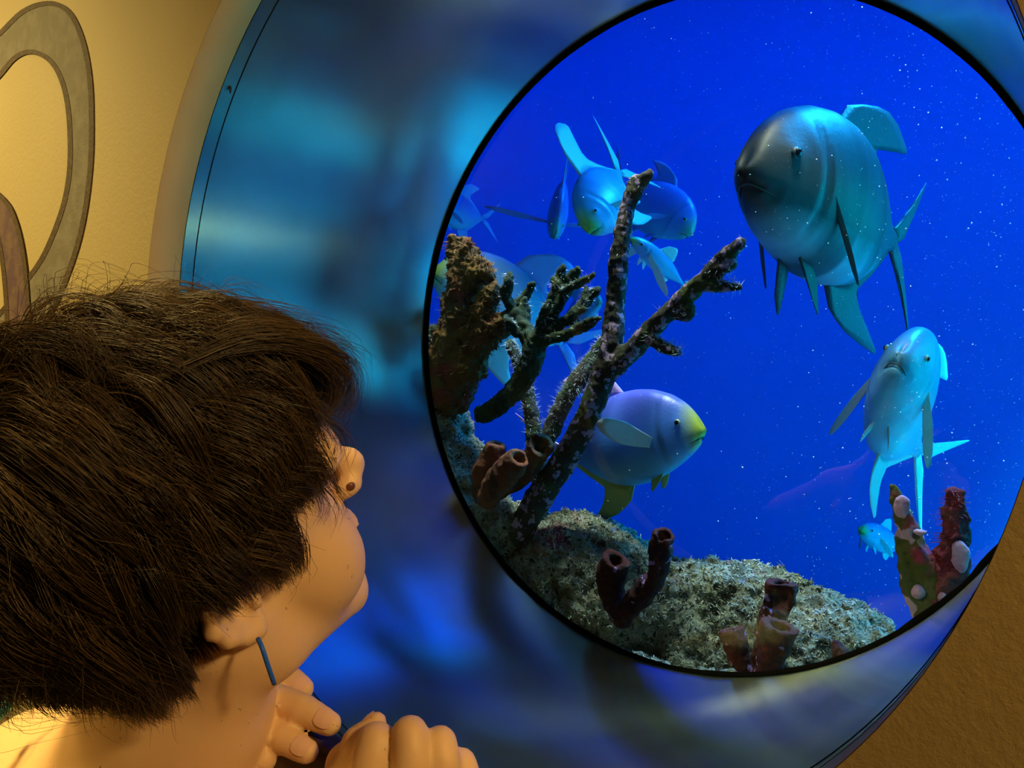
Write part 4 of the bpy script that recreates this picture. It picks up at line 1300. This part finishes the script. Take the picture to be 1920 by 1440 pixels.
# hair: strands combed over the skull from the crown
def hair_mesh():
    rg = np.random.default_rng(21)
    C = np.array([-.006, 0, .045]); A = np.array([.096, .077, .088])
    K = np.array([-.074, .000, .105])                       # crown
    down = HR.T @ np.array([0, 0, -1.0])                    # gravity in head coordinates

    def surf(p, h):
        """keep p at height h above the skull (the lower half hangs like a curtain)"""
        q = p - C
        qz = np.where(q[:, 2] < -.02, -.02 + (q[:, 2] + .02) * .30, q[:, 2])
        qq = np.stack([q[:, 0], q[:, 1], qz], -1)
        m = np.linalg.norm(qq / A, axis=1)
        sc = (1 + h / .085) / m
        out = q.copy(); out[:, :2] *= sc[:, None]
        top = q[:, 2] >= -.02
        out[top, 2] *= sc[top]
        return C + out

    def normal(p):
        q = (p - C) / A ** 2
        q[:, 2] = np.where(p[:, 2] - C[2] < -.02, q[:, 2] * .2, q[:, 2])
        return q / np.linalg.norm(q, axis=1)[:, None]

    def keep(p):
        f, l, u = p[:, 0], np.abs(p[:, 1]), p[:, 2]
        line = np.interp(f, [-.1, -.05, -.02, .0, .02, .045, .07, .09], [-.045, -.055, -.030, .030, .022, .030, .072, .082])
        return u > line

    NG, NS, m = 620, 42000, 15
    d = rg.normal(size=(NS * 3, 3)); d /= np.linalg.norm(d, axis=1)[:, None]
    p = C + d * A
    p = p[keep(p)][:NS]
    n0 = len(p)
    gi = rg.integers(0, n0, NG)
    g = p[gi]
    # nearest guide
    near = np.empty(n0, int)
    for a in range(0, n0, 2000):
        near[a:a + 2000] = np.argmin(((p[a:a + 2000, None] - g[None]) ** 2).sum(-1), 1)

    def grow(p, L_, h0, seed, jit):
        n_ = len(p); out = np.empty((n_, m, 3)); x = p.copy(); out[:, 0] = surf(x, np.full(n_, -.002))
        root = p.copy()
        front = np.clip((root[:, 0] - .015) / .05, 0, 1) * np.clip((root[:, 2] - .075) / .03, 0, 1)
        sw = (fbm(root * 22 + seed, 2) * 2.2)[:, None]
        for i in range(1, m):
            t = i / (m - 1)
            nrm = normal(x)
            rad = x - K; rad -= nrm * (rad * nrm).sum(1)[:, None]; rad /= np.linalg.norm(rad, axis=1)[:, None] + 1e-6
            gv = np.tile(down, (n_, 1)); gv -= nrm * (gv * nrm).sum(1)[:, None]
            wv = np.stack([fbm(root * 30 + seed + 3 + k_ * 9 + t * 1.2, 2) for k_ in range(3)], -1)
            dr = rad * (1.0 - .40 * t) + gv * (.25 + .85 * t) * (1 - .75 * front[:, None]) + wv * 1.1 * jit + np.cross(nrm, rad) * sw * .6
            dr += np.array([.55, -.10, .0]) * front[:, None]
            dr /= np.linalg.norm(dr, axis=1)[:, None]
            x = x + dr * (L_ / (m - 1))[:, None]
            hh = h0 * np.minimum(1, t * 2.6) * (1 - .45 * max(0, t - .6) / .4 * (1 - front)) + front * .010 * t
            hh = hh + fbm(root * 18 + seed, 2) * .014 * min(1, t * 2) + front * .016 * t
            hh = hh + .007 * np.exp(-((x[:, 0] + .003) / .026) ** 2 - ((x[:, 2] - .015) / .030) ** 2) * (np.abs(x[:, 1]) > .03)
            s_ = surf(x, hh)
            past = (s_[:, 0] > .080) & (front > .3)
            # the quiff leaves the skull and curls over
            fr_ = np.where(past)[0]
            nx = s_.copy()
            if len(fr_):
                over = (x[fr_] - out[fr_, i - 1]); over += down * (L_[fr_, None] / (m - 1)) * (.25 + 1.1 * t)
                over /= np.linalg.norm(over, axis=1)[:, None] + 1e-9
                nx[fr_] = out[fr_, i - 1] + over * (L_[fr_, None] / (m - 1))
            x = nx
            out[:, i] = x
        return out

    LG = .075 + .04 * rg.random(NG); HG = .005 + .016 * rg.random(NG) ** 1.3

    def limit(L_, p):
        # shorter over the ears, longer at the sides and front
        sidef = np.clip((np.abs(p[:, 1]) - .04) / .02, 0, 1)
        ear = np.exp(-((p[:, 0] + .005) / .022) ** 2) * sidef
        L_ = L_ * (1 - .30 * ear)
        nape = np.clip((-.02 - p[:, 2]) / .03, 0, 1)
        return L_ * (1 - .35 * nape)

    G = grow(g, limit(LG, g), HG, 0.0, 1.0)
    S = grow(p, limit(LG[near] * (.75 + .4 * rg.random(n0)), p), HG[near] + .004 * rg.normal(size=n0), 0.0, 1.15)
    t = np.linspace(0, 1, m)[None, :, None]
    off = (p - g[near])[:, None, :]
    S = S * (1 - .72 * t ** .8) + (G[near] + off * (1 - .75 * t)) * (.72 * t ** .8)
    # strands over the ear and cheek stop early
    # flyaways
    nf = 1100
    fi = rg.integers(0, n0, nf)
    Fl = grow(p[fi], .05 + .06 * rg.random(nf), .016 + .022 * rg.random(nf), 5.0, 3.2)
    # curls sticking out over the forehead and wisps in front of the face
    def curl(cp, n_, l0, l1, jit):
        out = []
        for _ in range(n_):
            l_ = l0 + (l1 - l0) * rg.random(); k_ = rg.normal(size=3) * jit; sc_ = .86 + .2 * rg.random()
            gl = math.floor(l_ * 160) / 160 + .0016 * rg.normal()
            P_ = np.array([(f + (k_[0] + (sc_ - 1) * .12) * i / len(cp), l_ * (1 - i / len(cp)) + gl * i / len(cp) + k_[1] * .5, u + k_[2] * i / len(cp)) for i, (f, u) in enumerate(cp)])
            out.append(catmull(P_, m))
        return np.array(out)
    Cu = np.concatenate([curl([(.015, .124), (.045, .124), (.074, .116), (.098, .100), (.111, .080), (.107, .064), (.097, .059)], 1500, -.052, .030, .0050),
                         curl([(.025, .126), (.065, .124), (.095, .108), (.117, .086), (.113, .064)], 200, -.055, .030, .009),
                         curl([(.050, .085), (.078, .070), (.094, .052), (.098, .036), (.091, .028)], 45, -.052, -.034, .006),
                         curl([(.035, .060), (.058, .045), (.074, .025), (.079, .008), (.074, .000)], 45, -.064, -.050, .005)])
    S = np.vstack([S, Fl])
    rr = np.r_[np.full(n0, .00024), np.full(nf, .00013)] * (.75 + .5 * rg.random(n0 + nf))
    # hide strands that would fall over the ear or the bare cheek
    f_, l_, u_ = S[..., 0], S[..., 1], S[..., 2]
    nz_ = (rg.random(len(S)) * .012)[:, None]
    bad = ((u_ < .009 + nz_ * .5) & (f_ > -.030) & (f_ < .018) & (np.abs(l_) > .03)) | ((u_ < -.008) & (f_ > .012)) | ((u_ < .060) & (f_ > .072 + nz_) & (f_ < .098)) \
        | ((u_ < .034 - nz_) & (f_ > .040 + nz_)) | ((u_ < -.030) & (f_ > -.034)) | (u_ < -.034 - nz_ * 1.5 + np.clip((-f_ - .055) / .04, 0, 1) * .024)
    first = np.where(bad.any(1), bad.argmax(1), m)
    N_ = len(S)
    # re-sample shortened strands to the same count
    lim = np.maximum(first - 1, 2)
    tt = np.linspace(0, 1, m)[None, :] * np.minimum(lim, m - 1)[:, None]
    i0 = np.minimum(tt.astype(int), m - 2); fr_ = (tt - i0)[..., None]
    ar = np.arange(N_)[:, None]
    S = S[ar, i0] * (1 - fr_) + S[ar, i0 + 1] * fr_
    S = np.vstack([S, Cu]); N_ = len(S); rr = np.r_[rr, .00020 * (.6 + .6 * rg.random(len(Cu)))]
    # tubes with three sides
    tg = np.gradient(S, axis=1); tg /= np.linalg.norm(tg, axis=2)[..., None] + 1e-9
    nr = (S - C); nr -= tg * (nr * tg).sum(2)[..., None]; nr /= np.linalg.norm(nr, axis=2)[..., None] + 1e-9
    bn = np.cross(tg, nr)
    taper = (1 - .75 * np.linspace(0, 1, m) ** 2)[None, :, None] * rr[:, None, None]
    V = np.stack([S + nr * taper, S + (-.5 * nr + .87 * bn) * taper, S + (-.5 * nr - .87 * bn) * taper], 2)     # N m 3 3
    V = V.reshape(-1, 3)
    base = (np.arange(N_) * m * 3)[:, None, None]
    a = (np.arange(m - 1) * 3)[None, :, None]; e = np.arange(3)[None, None, :]; e2 = (e + 1) % 3
    Q = np.stack([base + a + e, base + a + e2, base + a + 3 + e2, base + a + 3 + e], -1).reshape(-1, 4)
    shade = np.repeat(rg.random(N_) * .6 + .4 * rg.random(NG)[np.r_[near, rg.integers(0, NG, nf + len(Cu))]], m * 3)
    # under layer close to the scalp
    nu, nv_ = 120, 60
    P = []
    for i in range(nv_ + 1):
        for k_ in range(nu):
            a_, b_ = math.pi * i / nv_, 2 * math.pi * k_ / nu
            P.append((math.sin(a_) * math.cos(b_), math.sin(a_) * math.sin(b_), math.cos(a_)))
    P = np.array(P); pp = C + P * (A + .0045)
    kp = keep(C + P * A)
    Qc = []
    for i in range(nv_):
        for k_ in range(nu):
            q = (i * nu + k_, (i + 1) * nu + k_, (i + 1) * nu + (k_ + 1) % nu, i * nu + (k_ + 1) % nu)
            if all(kp[j] for j in q): Qc.append(q)
    Qc = np.array(Qc) + len(V)
    V = np.vstack([V, pp]); Q = np.vstack([Q, Qc])
    shade = np.r_[shade, np.zeros(len(pp))]
    return V @ HR.T + HT, Q, shade


V, Q, shade = hair_mesh()
ho = mesh_obj('hair', toW(V), Q, M['hair'], person)
at = ho.data.attributes.new('shade', 'FLOAT', 'POINT'); at.data.foreach_set('value', shade.astype(np.float32))
nt = M['hair'].node_tree
for nn in [x for x in nt.nodes if x.type in ('TEX_COORD',)]: nt.nodes.remove(nn)
an = nt.nodes.new('ShaderNodeAttribute'); an.attribute_name = 'shade'
cr = nt.nodes.new('ShaderNodeValToRGB')
cr.color_ramp.elements[0].color = (0.011, 0.006, 0.003, 1); cr.color_ramp.elements[1].color = (0.12, 0.068, 0.022, 1)
cr.color_ramp.elements[0].position = .25; cr.color_ramp.elements[1].position = 1.0
nt.links.new(an.outputs['Fac'], cr.inputs['Fac']); nt.links.new(cr.outputs['Color'], nt.nodes['Principled BSDF'].inputs['Base Color'])

# the dark brown pouch held between the hands, and its thin cord
def rbox(c, ex, hs, r, n=5):
    """rounded box from camera-frame axes ex (3x3 columns)"""
    f = Field(c - np.linalg.norm(hs) - .02, c + np.linalg.norm(hs) + .02, .0022)
    g = np.stack(np.meshgrid(*f.ax, indexing='ij'), -1) - c
    q = np.abs(g @ ex) - (np.array(hs) - r)
    f.v = (np.linalg.norm(np.maximum(q, 0), axis=-1) + np.minimum(q.max(-1), 0) - r).astype(np.float32)
    f.noise(lambda p: fbm(p * 40, 3) * .003)
    return f.mesh()


pc = PF(585, 1465, .512)
x_ = np.array([1, 0, -.36]); x_ /= np.linalg.norm(x_); y_ = np.array([.0, 1, .25]); y_ -= x_ * (x_ @ y_); y_ /= np.linalg.norm(y_)
V, Q = rbox(pc, np.stack([x_, y_, np.cross(x_, y_)], 1), (.030, .012, .034), .007)
o = mesh_obj('pouch', toW(V), Q, principled('dark_brown_leather', (0.045, 0.022, 0.012), .55, bump=(350, .5, .001)))
tag(o, 'dark brown leather pouch held between the two hands', 'pouch')
v_, f_ = tube(toW(catmull([PF(618, 1360, .514), PF(632, 1370, .512), PF(645, 1384, .504), PF(656, 1402, .480)], 12)), .0007, 6)
tag(mesh_obj('thin_cord', v_, f_, principled('navy_cord', (0.01, 0.02, 0.08), .6)), 'thin dark blue cord stretched from a fingertip to the fist', 'cord')

# ------------------------------------------------------------------ painting on the wall
def wallpt(px, py, lift): return PY(px, py, -lift)


def strip(a, b, lift, thick=.0006):
    a = catmull([wallpt(x, y, lift) for x, y in a], 90); b = catmull([wallpt(x, y, lift) for x, y in b], 90)
    n_ = len(a); off = np.array([0, thick, 0])
    P = np.vstack([a, b, a + off, b + off]); Qs = []
    for i in range(n_ - 1):
        Qs += [(i, i + 1, n_ + i + 1, n_ + i), (2 * n_ + i, 3 * n_ + i, 3 * n_ + i + 1, 2 * n_ + i + 1),
               (i, 2 * n_ + i, 2 * n_ + i + 1, i + 1), (n_ + i, n_ + i + 1, 3 * n_ + i + 1, 3 * n_ + i)]
    Qs += [(0, n_, 3 * n_, 2 * n_), (n_ - 1, 3 * n_ - 1, 4 * n_ - 1, 2 * n_ - 1)]
    return P, Qs


def offset(c, w):
    c = catmull(c, 40); t = np.gradient(c, axis=0); t /= np.linalg.norm(t, axis=1)[:, None]
    nn = np.stack([-t[:, 1], t[:, 0]], -1)
    return c + nn * w / 2, c - nn * w / 2


M['mural_grey'] = layered('mural_grey_paint', (0.22, 0.185, 0.12), [('noise', 30, (0.27, 0.23, 0.16), .45, .6)], rough=.6, bump=(90, .4, .004))
M['mural_dark'] = layered('mural_dark_paint', (0.085, 0.050, 0.018), [('noise', 200, (0.15, 0.09, 0.03), .5, .62)], rough=.6, bump=(90, .4, .004))
M['mural_purple'] = layered('mural_purple_paint', (0.135, 0.070, 0.085), [('noise', 24, (0.20, 0.115, 0.08), .45, .6)], rough=.6, bump=(90, .4, .004))
mural = empty('wall_mural', wallpt(90, 300, 0), 'grey and purple looping ribbon shape with dark outlines painted on the yellow wall', 'mural')
outer = [(-150, 420), (-120, 230), (-60, 120), (0, 62), (45, 20), (93, 6), (130, 24), (155, 78), (168, 150), (171, 230), (169, 310), (158, 400), (140, 475), (112, 550), (88, 600), (60, 650)]
inner = [(-95, 420), (-80, 300), (-45, 195), (0, 140), (28, 108), (58, 97), (92, 112), (115, 150), (128, 210), (131, 300), (122, 370), (103, 430), (78, 485), (48, 528), (15, 570), (-20, 610)]
P, Qs = strip(outer, inner, .0012)
mesh_obj('grey_band', P, Qs, M['mural_grey'], mural, smooth=False)
for c in (outer, inner):
    a_, b_ = offset(c, 9)
    P, Qs = strip(a_, b_, .0020); mesh_obj('dark_outline', P, Qs, M['mural_dark'], mural, smooth=False)
arm = [(-60, 350), (-10, 385), (12, 430), (24, 490), (30, 550), (33, 610), (34, 680)]
a_, b_ = offset(arm, 40)
P, Qs = strip(a_, b_, .0028); mesh_obj('purple_arm', P, Qs, M['mural_purple'], mural, smooth=False)
for c in (a_, b_):
    e_, g_ = offset(c[::4], 8)
    P, Qs = strip(e_, g_, .0036); mesh_obj('dark_outline', P, Qs, M['mural_dark'], mural, smooth=False)
